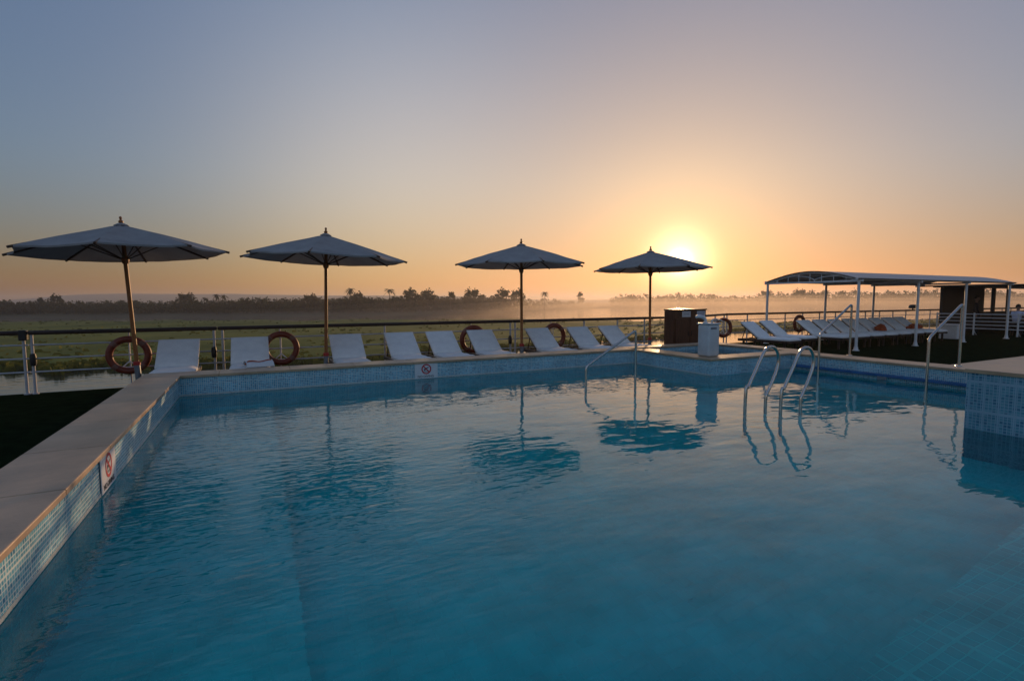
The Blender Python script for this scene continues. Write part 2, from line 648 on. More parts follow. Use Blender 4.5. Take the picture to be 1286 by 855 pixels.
def coping(mb, x0, x1, y0, y1, along):
    L = (x1 - x0) if along == 'x' else (y1 - y0)
    n = max(1, round(L / 1.05))
    for i in range(n):
        a, b = i / n, (i + 1) / n
        j = .0015
        dz = random.uniform(-.0012, .0012)
        if along == 'x':
            mb.box(x0 + L * a + j, x0 + L * b - j, y0, y1, CB, CZ + dz, bev=.008, seg=2)
        else:
            mb.box(x0, x1, y0 + L * a + j, y0 + L * b - j, CB, CZ + dz, bev=.008, seg=2)


g = MB()
coping(g, UL - CW, UL + OV, -.35, VB - OV, 'y')
coping(g, UL - CW, UT + OV, VB - OV, VB + CW, 'x')
coping(g, UL + OV, BU - .01, -.37, VN + OV, 'x')
g.build('coping', stone, pool)
g = MB()
coping(g, UR - OV, UR + CW, BV + .01, VT - OV, 'y')
g.build('coping', stone, pool)
# pale border row at the waterline
g = MB()
bz0, bz1 = WZ + .006, WZ + .03
p_ = .004
g.box(UL - .01, UL + p_, VN, VB, bz0, bz1)
g.box(UL + p_, UT, VB - p_, VB + .01, bz0, bz1)
g.box(UT - p_, UT + .01, VT, VB - p_, bz0, bz1)
g.build('waterline_border', pale_tile, pool)
# overflow ledge along the right wall
g = MB()
g.box(UR - .07, UR - .001, BV + .002, VT - .075, .19, .245, bev=.006)
ledge_mat = mat('ledge_blue', (.03, .13, .32), .25, var=.2, scale=8)
g.build('overflow_ledge', ledge_mat, pool)
g = MB()
for sz, tt in (((.11, .05), 5.2),):
    g.box(UR - .082, UR - .071, tt, tt + .16, .135, .20, bev=.004)
g.build('skimmer_grille', grey_metal, pool)

# raised block at the near right corner
blk = thing('raised_platform', 'raised blue tiled platform with pale stone top at the pool corner', 'platform', (BU, 0, 0))
g = MB()
g.quad((0, BV, FL), (0, -3, FL), (0, -3, .775), (0, BV, .775))
g.quad((0, BV, FL), (7, BV, FL), (7, BV, .775), (0, BV, .775))
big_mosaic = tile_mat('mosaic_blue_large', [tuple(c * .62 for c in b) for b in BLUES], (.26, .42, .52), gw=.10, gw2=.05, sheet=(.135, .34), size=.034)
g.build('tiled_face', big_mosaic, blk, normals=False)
g = MB()
for i in range(6):
    g.box(-.02 + i * 1.2 + .0015, -.02 + (i + 1) * 1.2 - .0015, -3, BV + .02, .775, .82, bev=.006, seg=2)
g.build('stone_top', stone, blk)
strip = thing('stone_step', 'low beige stone step beside the right handrail and the carpet', 'step', (10.95, 4.15, 0))
g = MB()
g.box(.0, 4.5, 0, .42, -.01, .455, bev=.01, seg=2)
g.build('step_body', stone, strip)
g = MB()
g.box(.0, 4.5, -1.28, -.003, -.01, .452, bev=.01, seg=2)
g.build('landing', stone, strip)

# water
pw = water_mat('pool_water', (.04, .98, .98), [
    (.55, (1, 1, 1), 20, .014, 0),
    (1.5, (1, 1.9, 1), -25, .0062, 0),
    (3.4, (1, 2.2, 1), -30, .0028, 0),
    (7.5, (1, 2.2, 1), -22, .0003, 0),
    (5.5, (1, 2.4, 1), -14, .0062, 1),
    (12., (1, 2.0, 1), 25, .0022, 1)], patch=(-.5, 4.7, 1.5, 3.9, .05))
g = MB()
g.quad((UL - .004, VN, WZ), (UR + .004, VN, WZ), (UR + .004, VB + .004, WZ), (UL - .004, VB + .004, WZ))
tag(g.build('pool_water', pw, normals=False), kind='structure')

# ------------------------------------------------------------------ hot tub in the back right corner
tub = thing('hot_tub', 'small square hot tub sunk in beige coping beside the pool', 'hot tub', (9.65, 8.7, 0))
ox, oy = -9.65, -8.7
TI = (8.42, 10.85, 7.56, 9.72)
g = MB()
tp = [(TI[0], TI[2]), (TI[1], TI[2]), (TI[1], TI[3]), (TI[0], TI[3]), (TI[0], TI[2])]
for a, b in zip(tp, tp[1:]):
    g.quad((a[0] + ox, a[1] + oy, -.5), (b[0] + ox, b[1] + oy, -.5), (b[0] + ox, b[1] + oy, CB), (a[0] + ox, a[1] + oy, CB))
g.quad(*[(a[0] + ox, a[1] + oy, -.5) for a in tp[:4]])
g.quad((11.27 + ox, 7.1 + oy, -.01), (11.27 + ox, 10.07 + oy, -.01), (11.27 + ox, 10.07 + oy, CB), (11.27 + ox, 7.1 + oy, CB))
g.quad((8.0 + ox, 10.07 + oy, -.01), (11.27 + ox, 10.07 + oy, -.01), (11.27 + ox, 10.07 + oy, CB), (8.0 + ox, 10.07 + oy, CB))
g.build('mosaic_lining', mosaic, tub, normals=False)
g = MB()


def cop2(x0, x1, y0, y1, along):
    coping(g, x0 + ox, x1 + ox, y0 + oy, y1 + oy, along)


cop2(UT - OV, TI[0] + OV, VT - OV, VB - OV - .002, 'y')
cop2(TI[0] + OV + .002, 11.3, VT - OV, TI[2] + OV, 'x')
cop2(TI[1] - OV, 11.3, TI[2] + OV + .002, TI[3] - OV, 'y')
cop2(UT + OV + .002, 11.3, TI[3] - OV + .002, 10.1, 'x')
g.build('coping', stone, tub)
tw = water_mat('tub_water', (.50, .86, .93), [(3., (1, 1, 1), 0, .006, 0), (9., (1, 1.5, 1), 20, .001, 0)])
g = MB()
g.quad((TI[0], TI[2], .33), (TI[1], TI[2], .33), (TI[1], TI[3], .33), (TI[0], TI[3], .33))
tag(g.build('tub_water', tw, normals=False), kind='structure')

# fountain pedestal on the tub's front corner
ped = thing('fountain_pedestal', 'white fountain pedestal with curved spout on the tub corner', 'fountain', (8.30, 7.52, CZ))
g = MB()
g.box(-.155, .155, -.155, .155, 0.001, .66, bev=.045, seg=4)
g.box(-.168, .168, -.168, .168, .655, .685, bev=.012, seg=2)
g.build('pedestal_body', pedestal_mat, ped, smooth=True)
g = MB()
g.tube([(-.1, .0, .68), (-.1, 0, .74), (-.13, 0, .785), (-.20, 0, .815), (-.30, 0, .825), (-.36, .0, .815)], [.03, .03, .034, .036, .034, .028], 10)
g.lathe([(0, .68), (.05, .68), (.05, .70), (.03, .705)], -.1, 0, 14)
g.build('spout', white_metal, ped, smooth=True)
g = MB()
g.tube([(.12, .03, .68), (.12, .03, .72), (.15, .03, .745), (.24, .03, .75), (.38, .03, .72), (.46, .03, .69)], [.022, .022, .024, .022, .02, .015], 10)
g.build('side_spout', steel, ped, smooth=True)
g = MB()
g.box(-.11, .05, -.159, -.1565, .56, .60)
g.build('name_plate', mat('plate_grey', (.17, .17, .20), .5), ped)


# ------------------------------------------------------------------ no diving signs on the tiled walls
def text_mesh(s, size):
    c = bpy.data.curves.new('txt', 'FONT')
    c.body = s
    c.size = size
    c.align_x = 'CENTER'
    c.align_y = 'CENTER'
    c.extrude = .0008
    o = bpy.data.objects.new('txt', c)
    COL.objects.link(o)
    dg = bpy.context.evaluated_depsgraph_get()
    me = bpy.data.meshes.new_from_object(o.evaluated_get(dg))
    bpy.data.objects.remove(o)
    return me


def sign(label, loc, rz):
    t = thing('no_diving_sign', label, 'sign', loc, rz, 'no diving signs on the pool walls')
    w, h = .225, .145
    g = MB()                                   # local: x along the wall, -y towards the pool, z up
    g.box(-w, w, -.006, .0, -h, h, bev=.002)
    g.build('plate', sign_white, t)
    g = MB()
    cz, ro, ri = .035, .098, .074
    n = 40
    for k in range(n):
        a, b = 2 * math.pi * k / n, 2 * math.pi * (k + 1) / n
        P = lambda r_, q, y: (r_ * math.cos(q), y, cz + r_ * math.sin(q))
        g.quad(P(ri, a, -.0085), P(ro, a, -.0085), P(ro, b, -.0085), P(ri, b, -.0085))
    s2 = math.sqrt(.5)
    hw = .011
    e = .080
    g.quad((-e * s2 - hw * s2, -.0095, cz + e * s2 - hw * s2), (e * s2 - hw * s2, -.0095, cz - e * s2 - hw * s2),
           (e * s2 + hw * s2, -.0095, cz - e * s2 + hw * s2), (-e * s2 + hw * s2, -.0095, cz + e * s2 + hw * s2))
    g.build('prohibition_circle', sign_red, t, normals=False)
    g = MB()                                   # diving figure and wavy water
    y = -.0078

    def poly(ps):
        g.bm.faces.new([g.bm.verts.new((px, y, cz + pz)) for px, pz in ps])
    poly([(.030 * math.cos(k * .628) * .5 - .034, .030 * math.sin(k * .628) * .5 - .006) for k in range(10)])
    poly([(-.022, -.002), (-.010, -.014), (.022, .014), (.014, .030), (.002, .026)])
    poly([(.022, .014), (.052, .030), (.050, .040), (.014, .030)])
    poly([(-.022, -.002), (-.048, -.028), (-.042, -.034), (-.012, -.012)])
    for zz in (-.044, -.056):
        for k in range(8):
            a0, a1 = -.056 + k * .014, -.056 + (k + 1) * .014
            if zz < -.05 and (k < 1 or k > 6):
                continue
            z0, z1 = zz + .004 * (k % 2), zz + .004 * ((k + 1) % 2)
            poly([(a0, z0 - .003), (a1, z1 - .003), (a1, z1 + .003), (a0, z0 + .003)])
    g.build('diver_pictogram', sign_black, t, normals=False)
    for wd, wx in (('NO', -.125), ('DIVING', .045)):
        me = text_mesh(wd, .062)
        me.transform(Matrix.Translation((wx, -.0078, -.106)) @ Matrix.Rotation(R(90), 4, 'X'))
        me.name = 'caption_word'
        me.materials.append(sign_black)
        o = bpy.data.objects.new('caption_word', me)
        COL.objects.link(o)
        o.parent = t
    return t


sign('white no diving sign on the tiled wall behind the pool, below the loungers', (2.90, VB - .006, .285), 0)
sign('white no diving sign on the left pool wall close to the stone edge', (UL + .006, 5.05, .285), R(90))

# ------------------------------------------------------------------ steel handrails and ladder


def rounded(pts, r=.08, n=5):
    out = [Vector(pts[0])]
    for a, b, c in zip(pts, pts[1:], pts[2:]):
        a, b, c = Vector(a), Vector(b), Vector(c)
        d1, d2 = (a - b), (c - b)
        k1, k2 = min(r, d1.length * .45), min(r, d2.length * .45)
        p, q = b + d1.normalized() * k1, b + d2.normalized() * k2
        for i in range(n + 1):
            s = i / n
            out.append(p * (1 - s) ** 2 + b * 2 * s * (1 - s) + q * s * s)
    out.append(Vector(pts[-1]))
    return out


def handrail(label, u0, u1, v, z0, z1, zb0, zb1):
    t = thing('pool_handrail', label, 'handrail', (u1, v, 0), 0, 'steel pool handrails')
    g = MB()
    g.tube(rounded([(u0 - u1, 0, zb0), (u0 - u1, 0, z0), (0, 0, z1), (0, 0, zb1)], .07), .021, 12)
    g.build('bent_tube', steel, t, smooth=True)
    if zb1 > 0:
        g = MB()
        g.lathe([(0, zb1 + .012), (.045, zb1 + .012), (.05, zb1 + .001), (0, zb1 + .001)], 0, 0, 18)
        g.build('flange', steel, t, smooth=True)
    return t


handrail('bent steel handrail standing in the water by the back wall', 5.11, 6.21, 7.3, .47, 1.08, FL + .01, FL + .01)
handrail('bent steel handrail on the right coping nearer the pergola', 9.95, 10.97, 6.25, .93, 1.53, FL + .01, CZ)
handrail('bent steel handrail on the right coping beside the raised platform', 9.80, 10.83, 4.35, .99, 1.54, FL + .01, CZ)

lad = thing('pool_ladder', 'double hoop chrome pool ladder rising out of the water', 'ladder', (5.85, 4.65, 0))
for dx, dy in ((0, 0), (.31, -.30)):
    g = MB()
    pts = [(0, 0, FL + .02), (0, 0, .30), (.06, 0, .46), (.20, 0, .68), (.32, 0, .875), (.40, 0, .955), (.49, 0, .975), (.58, 0, .945), (.64, 0, .86), (.655, 0, .76),
           (.62, 0, .64), (.52, 0, .46), (.44, 0, .34), (.41, 0, .24), (.41, 0, -.25)]
    P = [Vector(p) + Vector((dx, dy, 0)) for p in pts]
    dense = []
    for i in range(len(P) - 1):
        p0, p1, p2, p3 = P[max(i - 1, 0)], P[i], P[i + 1], P[min(i + 2, len(P) - 1)]
        for s in range(4):
            q = s / 4
            dense.append(.5 * ((2 * p1) + (p2 - p0) * q + (2 * p0 - 5 * p1 + 4 * p2 - p3) * q * q + (3 * p1 - p0 - 3 * p2 + p3) * q ** 3))
    dense.append(P[-1])
    g.tube(dense, .0215, 12)
    g.build('hoop', steel, lad, smooth=True)
for z in (-.15, -.45, -.75):
    g = MB()
    g.tube([(.0, 0, z), (.31, -.30, z)], .03, 10)
    g.build('rung', steel, lad, smooth=True)

# ------------------------------------------------------------------ deck railing in segments
RV = 11.85
RZ = 1.13


def railing(label, a, b, posts, z=RZ, gadget=None):
    A, B = Vector((*a, 0)), Vector((*b, 0))
    L = (B - A).length
    ang = math.atan2(B.y - A.y, B.x - A.x)
    t = thing('deck_railing', label, 'railing', A, ang, 'railing panels round the deck')
    g = MB()
    g.box(0, L, -.045, .045, z - .075, z, bev=.022, seg=3)
    g.build('top_rail', rail_wood, t, smooth=True)
    for zz in (.875, .635, .395):
        g = MB()
        g.tube([(0.0, 0, zz), (L, 0, zz)], .0145, 8)
        g.build('rod', rail_grey, t, smooth=True)
    for s, thick in posts:
        g = MB()
        g.tube([(s, 0, 0), (s, 0, z - .074)], .024 if thick else .013, 10)
        if thick:
            g.lathe([(0, .02), (.05, .02), (.05, .001), (0, .001)], s, 0, 12)
        g.build('post', rail_grey, t, smooth=True)
    for s, k in (gadget or []):
        g = MB()
        if k == 'cap':
            g.box(s - .055, s + .055, -.06, .06, z - .17, z + .012, bev=.012)
            g.build('corner_bracket', black_plastic, t)
        else:
            g.lathe([(0, .50), (.04, .51), (.05, .56), (.05, .66), (.04, .72), (0, .73)], s, -.03, 12)
            g.build('hinge_lock', black_plastic, t, smooth=True)
    return t


def P1(*us, o):
    return [(u - o, True) for u in us]


railing('railing panel at the far left edge of the deck', (-14, RV), (-3.60, RV), P1(-12, -10, -8, -5.8, -3.66, o=-14), gadget=[(-3.66 + 14, 'cap')])
railing('railing panel behind the tilted parasol and first lounger', (-3.59, RV), (-.70, RV), [(.04, True), (1.44, False), (2.83, True)], gadget=[(.05, 'lock'), (2.82, 'lock')])
railing('long railing panel behind the loungers beside the second parasol', (-.69, RV), (5.97, RV), [(.08, True), (1.14, False), (3.35, True), (5.5, False), (6.60, True)], gadget=[(6.58, 'lock')])
railing('railing panel from the third parasol to the wooden cabinet', (5.98, RV), (12.2, RV), [(.07, True), (1.16, False), (2.24, True), (3.41, True), (4.42, True), (5.75, True)])
railing('short angled railing panel right of the wooden cabinet', (12.2, RV), (15.5, 13.3), [(.05, True), (1.3, True), (2.5, True), (3.5, True)])
railing('long railing panel behind the white pergola', (15.5, 13.3), (44, 13.3), [(.1 + 1.1 * k, True) for k in range(26)])


# ------------------------------------------------------------------ life rings hanging on the railing
def make_ring(label, loc, rz):
    t = thing('life_ring', label, 'life ring', loc, rz, 'orange life rings on the railing')
    g = MB()
    n = 40
    g.tube([(.30 * math.cos(2 * math.pi * k / n), 0, .30 * math.sin(2 * math.pi * k / n)) for k in range(n)], .061, 14, closed=True)
    g.build('ring', orange_red, t, smooth=True)
    for q in (45, 135, 225, 315):
        g = MB()
        g.tube([(.30 * math.cos(R(q + d)), 0, .30 * math.sin(R(q + d))) for d in (-8, -4, 0, 4, 8)], .0635, 14)
        g.build('band', ring_band, t, smooth=True)
    g = MB()
    for s in (-1, 1):
        g.tube([(0, .06, -.12), (s * .19, .05, -.30)], .012, 8)
    g.tube([(0, .06, .3), (0, .06, -.14)], .012, 8)
    g.build('hanger', white_metal, t, smooth=True)
    return t


r0 = make_ring('orange life ring behind the tilted parasol pole', (-2.15, RV - .10, .635), 0)
dup(r0, (.46, RV - .10, .645), 0, 'orange life ring on the railing left of the second parasol')
dup(r0, (4.83, RV - .10, .665), 0, 'orange life ring half hidden behind a lounger left of the third parasol')
dup(r0, (7.18, RV - .10, .665), 0, 'orange life ring behind the lounger right of the third parasol')
dup(r0, (15.0, 12.93, .63), R(-12), 'orange life ring right of the fountain pedestal')
dup(r0, (19.65, 13.2, .66), 0, 'orange life ring behind the side lounger near the white pergola')


# ------------------------------------------------------------------ parasols
def make_parasol(label, loc, rz):
    t = thing('parasol', label, 'parasol', loc, rz, 'canvas parasols along the railing')
    Rr, zr, za, zrun = 1.575, 2.50, 2.98, 2.35
    V = [Vector((Rr * math.cos(R(22.5 + 45 * k)), Rr * math.sin(R(22.5 + 45 * k)), zr)) for k in range(8)]
    g = MB()
    apex = Vector((0, 0, za))
    for k in range(8):
        a, b = V[k], V[(k + 1) % 8]

        def fn(i, j, a=a, b=b):
            e = a.lerp(b, j)
            mid = 4 * j * (1 - j)
            p = apex.lerp(e, i)
            p.z -= .035 * mid * i * (1.3 - i) * 2.2          # canvas sags between ribs
            e2 = Vector((p.x, p.y, 0)) * (1 - .035 * mid * i * i)
            return (e2.x, e2.y, p.z + .05 * i * (1 - i))
        g.grid(fn, 8, 8)
        # narrow hem hanging at the rim
        def hem(i, j, a=a, b=b):
            mid = 4 * j * (1 - j)
            e = a.lerp(b, j)
            return (e.x * (1 - .035 * mid), e.y * (1 - .035 * mid), e.z - .035 * mid * .66 - .028 * i)
        g.grid(hem, 1, 8)
    bmesh.ops.remove_doubles(g.bm, verts=g.bm.verts, dist=.0005)
    for v in g.bm.verts:
        q_ = v.co * 2.3
        v.co.z += .010 * noise.noise(q_) + .006 * noise.noise(q_ * 2.7)
    can = g.build('canopy', canvas, t, smooth=True, angle=14)
    g = MB()
    g.lathe([(0, za + .026), (.05, za + .02), (.11, za - .012), (.115, za - .024), (.03, za + .004)], 0, 0, 8)
    g.build('top_cap', canvas, can)
    g = MB()
    g.lathe([(0, 0.001), (.035, 0.001), (.033, za), (0, za)], 0, 0, 14)
    g.build('pole', teak, t, smooth=True)
    g = MB()
    g.lathe([(0, za + .03), (.036, za + .03), (.04, za + .055), (.022, za + .075), (.014, za + .09), (.024, za + .11), (.017, za + .135), (0, za + .145)], 0, 0, 12)
    g.build('finial', teak, t, smooth=True)
    g = MB()
    g.lathe([(0, zrun - .05), (.045, zrun - .05), (.062, zrun), (.062, zrun + .05), (.04, zrun + .07), (0, zrun + .07)], 0, 0, 12)
    g.build('runner', teak, t, smooth=True)
    for k in range(8):
        d = Vector((math.cos(R(22.5 + 45 * k)), math.sin(R(22.5 + 45 * k)), 0))
        g = MB()
        a = d * .04 + Vector((0, 0, za - .045))
        m = d * (Rr * .5) + Vector((0, 0, (zr + za) / 2 + .05 * .25 - .025))
        b = d * (Rr + .05) + Vector((0, 0, zr - .028))
        g.tube([a, m, b], [.012, .015, .021], 6)
        rib = g.build('rib', rib_wood, t, smooth=True)
        g = MB()
        g.tube([d * .05 + Vector((0, 0, zrun + .03)), m - Vector((0, 0, .012))], .010, 6)
        g.build('strut', rib_wood, rib, smooth=True)
    g = MB()
    g.lathe([(0, .50), (.048, .50), (.048, .05), (.048, .03), (0, .03)], 0, 0, 14)
    g.box(-.25, .25, -.25, .25, .001, .05, bev=.01)
    g.build('base_sleeve', grey_metal, t)
    g = MB()
    g.lathe([(.037, .57), (.055, .57), (.059, .54), (.055, .503), (.037, .503)], 0, 0, 14)
    g.build('collar', red_paint, t, smooth=True)
    return t


PV = 11.10


def stand(o, tx, ty, rz):
    o.rotation_euler = (Matrix.Rotation(R(tx), 3, 'X') @ Matrix.Rotation(R(ty), 3, 'Y') @ Matrix.Rotation(R(rz), 3, 'Z')).to_euler()


p0 = make_parasol('tilted parasol, the one beside the left end of the railing', (-1.90, PV, 0), 0)
stand(p0, -1.0, -2.6, 20.5)
p = dup(p0, (1.262, PV, 0), 0, 'upright parasol between the second and third loungers')
stand(p, .2, 1.6, 6)
p = dup(p0, (5.85, PV, 0), 0, 'parasol standing right behind the pool centre, clear of the sun')
stand(p, .3, -.3, 11.8)
p = dup(p0, (9.945, PV, 0), 0, 'parasol with the rising sun behind its canopy')
stand(p, -.2, -.3, 16)


# ------------------------------------------------------------------ sun loungers
def slab(mb, L, w, th, nx=10, ny=6, puff=.012, quilts=5):
    """a soft mattress lying in the xy plane, y from 0 to L, underside at z=0"""
    def top(i, j):
        x = (j - .5) * w
        y = i * L
        ex = min(j, 1 - j) * w
        ey = min(i, 1 - i) * L
        e = min(ex, ey)
        z = th * (1 - .45 * max(0, 1 - e / .05) ** 2) + puff * abs(math.sin(math.pi * i * quilts)) * min(1, e / .08)
        return Vector((x, y, z))
    return top


def mattress(mb, L, w, th, mtx, quilts=3):
    top = slab(mb, L, w, th, quilts=quilts)
    b = bmesh.new()
    nu, nv = 22, 10
    T = [[b.verts.new(top(i / nu, j / nv)) for j in range(nv + 1)] for i in range(nu + 1)]
    B = [[b.verts.new(Vector((v.co.x, v.co.y, 0))) for v in row] for row in T]
    for i in range(nu):
        for j in range(nv):
            b.faces.new((T[i][j], T[i][j + 1], T[i + 1][j + 1], T[i + 1][j]))
            b.faces.new((B[i][j], B[i + 1][j], B[i + 1][j + 1], B[i][j + 1]))
    for i in range(nu):
        b.faces.new((T[i][0], T[i + 1][0], B[i + 1][0], B[i][0]))
        b.faces.new((T[i][nv], B[i][nv], B[i + 1][nv], T[i + 1][nv]))
    for j in range(nv):
        b.faces.new((T[0][j], B[0][j], B[0][j + 1], T[0][j + 1]))
        b.faces.new((T[nu][j], T[nu][j + 1], B[nu][j + 1], B[nu][j]))
    mb._merge(b, mtx)


def make_lounger(label, loc, rz, group, back=37, w=.67):
    t = thing('sun_lounger', label, 'sun lounger', loc, rz, group)
    hw = w / 2
    g = MB()
    for s in (-1, 1):
        g.box(s * (hw - .02) - .02, s * (hw - .02) + .02, -.85, .85, .295, .375, bev=.006)
    for y in (-.83, -.45, -.1, .16, .5, .83):
        g.box(-hw + .041, hw - .041, y - .02, y + .02, .305, .365, bev=.004)
    g.build('frame', dark_wood, t)
    for sx in (-1, 1):
        for y in (-.70, .66):
            g = MB()
            g.box(sx * (hw - .045) - .025, sx * (hw - .045) + .025, y - .03, y + .03, 0.001, .2945, bev=.005)
            g.build('leg', dark_wood, t)
    hy, hz = .16, .395
    mt = Matrix.Translation((0, hy, hz)) @ Matrix.Rotation(R(back), 4, 'X')
    g = MB()
    for s in (-1, 1):
        g.box(s * (hw - .03) - .018, s * (hw - .03) + .018, 0, .74, -.02, .018, bev=.004, mtx=mt)
    for y in (.05, .22, .40, .58, .72):
        g.box(-hw + .049, hw - .049, y - .018, y + .018, -.015, .012, bev=.003, mtx=mt)
    bf = g.build('backrest_frame', dark_wood, t)
    tip = mt @ Vector((0, .55, -.02))
    for s in (-1, 1):
        g = MB()
        g.tube([(s * (hw - .07), tip.y, tip.z), (s * (hw - .07), tip.y + .12, .378)], .014, 6)
        g.build('prop', dark_wood, bf)
    g = MB()
    mattress(g, 1.01, w, .075, Matrix.Translation((0, -.853, .377)), 3)
    g.build('seat_cushion', cushion, t, smooth=True, angle=50)
    g = MB()
    mattress(g, .78, w, .07, mt @ Matrix.Translation((0, .0, .02)), 2)
    g.build('back_cushion', cushion, t, smooth=True, angle=50)
    return t


GR = 'white loungers between pool and railing'
us = [-1.32, -.12, 1.73, 2.94, 3.90, 4.93, 6.57, 7.83, 8.95]
labs = ['white lounger right beside the tilted parasol, behind the pool corner',
        'white lounger with a folded towel on its foot end',
        'white lounger directly right of the second parasol pole',
        'white lounger above the no diving sign, left of three standing close',
        'white lounger above the no diving sign, middle of three standing close',
        'white lounger covering part of a life ring, left of the third parasol',
        'white lounger directly right of the third parasol pole',
        'white lounger second to the right of the third parasol',
        'white lounger behind the bent handrail, closest to the fourth parasol']
l0 = make_lounger(labs[0], (us[0], 10.87, 0), R(0), GR)
LV = [10.87, 10.87, 10.87, 10.88, 10.87, 10.89, 10.88, 10.89, 10.97]
for i in range(1, 9):
    dup(l0, (us[i], LV[i], 0), R(random.uniform(-2.0, 2.0)), labs[i])
GR2 = 'white loungers on the carpet by the pergola'
a = dup(l0, (14.5, 10.75, 0), R(5), 'white lounger on the carpet just behind the hot tub corner')
a['group'] = GR2
a = dup(l0, (15.85, 11.1, 0), R(3), 'white lounger left of the pergola row, under its outer post')
a['group'] = GR2
OR_ = ['first', 'second', 'third', 'fourth', 'fifth', 'sixth', 'seventh', 'eighth', 'ninth']
for k in range(8):
    a = dup(l0, (17.25 + .90 * k, 10.72 + .02 * k, 0), R(random.uniform(-1, 1)), '%s white lounger from the left in the row under the pergola' % OR_[k])
    a['group'] = 'white loungers in a row under the pergola'

# towels
tw_ = thing('folded_towel', 'folded white towel with an orange edge on the second lounger', 'towel', (.02, 10.28, .475), R(8))
g = MB()


def tow(i, j, r0=.0):
    a = math.pi * j
    return Vector(((i - .5) * .44, -.24 * math.cos(a) * (1 - r0), (.085 - r0 * .3) * math.sin(a) ** .8 + .012 * math.sin(i * 9) * math.sin(a)))


g.grid(lambda i, j: tow(j, i), 12, 8)
g.grid(lambda i, j: tow(j, i, .12), 12, 8)
g.box(-.23, .23, -.25, .25, -.009, .012, bev=.01, seg=2)
g.build('cloth', towel_white, tw_, smooth=True, normals=False)
g = MB()
g.tube([(x, -.10 + .02 * math.sin(x * 8), .081 + .012 * math.sin((x / .44 + .5) * 9) + (-.03 if abs(x) > .19 else 0)) for x in [(-.24 + .03 * k) for k in range(17)]], .016, 8)
g.build('orange_edge', towel_orange, tw_, smooth=True)


def crumple(name, label, loc, sx, sy, sz, m, seed):
    g = MB()
    b = bmesh.new()
    bmesh.ops.create_icosphere(b, subdivisions=4, radius=1)
    for v in b.verts:
        n1 = noise.noise(v.co * 1.6 + Vector((seed, 0, 0))) * .35 + noise.noise(v.co * 4 + Vector((0, seed, 0))) * .12
        v.co *= (1 + n1)
        v.co = Vector((v.co.x * sx, v.co.y * sy, max(v.co.z, -.35) * sz + .35 * sz))
    g._merge(b)
    o = g.build(name, m, smooth=True)
    o.location = loc
    return tag(o, label, 'towel')


crumple('crumpled_towel', 'crumpled orange towel on a lounger under the pergola', (20.75, 10.75, .465), .20, .17, .17, towel_orange, 3)
crumple('crumpled_towel', 'red orange towel heaped on the last loungers under the pergola', (23.6, 11.0, .465), .42, .2, .13, towel_orange, 8)

# ------------------------------------------------------------------ wooden cabinet with two notices
cab = thing('wooden_cabinet', 'dark brown wooden cabinet with two pale notices before the railing', 'cabinet', (11.64, 11.30, 0))
g = MB()
g.box(-.67, .67, -.02, .33, .06, 1.32)
g.build('carcass', cabinet_wood, cab)
for s in (-1, 1):
    g = MB()
    g.box(s * .295 - .285, s * .295 + .285, -.045, -.022, .16, 1.08, bev=.006)
    dr = g.build('door', cabinet_wood, cab)
    g = MB()
    g.box(s * .06 - .008, s * .06 + .008, -.065, -.047, .55, .70, bev=.004)
    g.build('handle', black_plastic, dr)
g = MB()
g.box(-.69, .69, -.06, .35, 1.322, 1.36, bev=.008)
g.build('top', mat('cabinet_top', (.30, .16, .07), .35, var=.2, scale=4), cab)
g = MB()
g.box(-.68, .68, -.045, .34, .001, .058)
g.build('plinth', dark_panel, cab)
for x, n in ((-.14, 0), (.46, 1)):
    g = MB()
    g.box(x - .17, x + .17, -.030, -.0225, 1.12, 1.29, bev=.002)
    no = g.build('notice', sign_white, cab)
    g = MB()
    for k in range(4 if n else 3):
        wl = (.15, .12, .14, .08)[k]
        g.box(x - wl, x + wl, -.0325, -.0305, 1.255 - k * .036 - .014, 1.255 - k * .036)
    g.build('print', mat('notice_print', (.05, .06, .20) if n else (.3, .3, .36), .6), no)
g = MB()
g.box(-.10, .22, -.052, -.046, .20, .235, bev=.001)
g.build('paper_strip', sign_white, cab)

# ------------------------------------------------------------------ pergola with a vaulted roof
per = thing('pergola', 'white steel pergola with a shallow vaulted roof over the loungers', 'pergola', (17.0, 11.1, 0))
PF, PB = -1.6, 1.6
PU = [0, 3.5, 6.85, 10.4]
zt = 2.18


def arch(v):
    s = (v - PF) / (PB - PF)
    return zt + .05 + .30 * math.sin(math.pi * max(0, min(1, s)))


for u in PU:
    for v in (PF, PB):
        g = MB()
        g.tube([(u, v, 0.001), (u, v, zt)], .042, 10)
        g.lathe([(0, .14), (.048, .14), (.07, .02), (.10, .02), (.10, .001), (0, .001)], u, v, 12)
        g.build('post', white_metal, per, smooth=True)
VS = [PF - .12 + (PB - PF + .24) * k / 16 for k in range(17)]
for u in PU:
    g = MB()
    g.box(u - .025, u + .025, PF - .12, PB + .12, zt + .001, zt + .06)
    g.tube([(u, v, arch(v)) for v in VS], .025, 8)
    if u == 0:
        for k in range(1, 8):
            v = PF + (PB - PF) * k / 8
            g.tube([(u, v, zt + .05), (u, v, arch(v))], .014, 6)
        for c, w_ in ((-.78, .62), (.55, .72)):
            g.tube([(u - .002, c + w_ * math.cos(R(180 - 15 * q)), zt + .06 + (arch(c) - zt - .11) * math.sin(R(15 * q))) for q in range(13)], .014, 6)
    g.build('arched_truss', white_metal, per, smooth=True)
for v in (PF, PB):
    g = MB()
    g.box(-.14, PU[-1] + .5, v - .03, v + .03, zt + .062, zt + .12)
    g.build('eave_beam', white_metal, per)
g = MB()
for k in range(8):
    v = PF + (PB - PF) * (k + .5) / 8
    g.tube([(-.1, v, arch(v) + .03), (PU[-1] + .5, v, arch(v) + .03)], .014, 6)
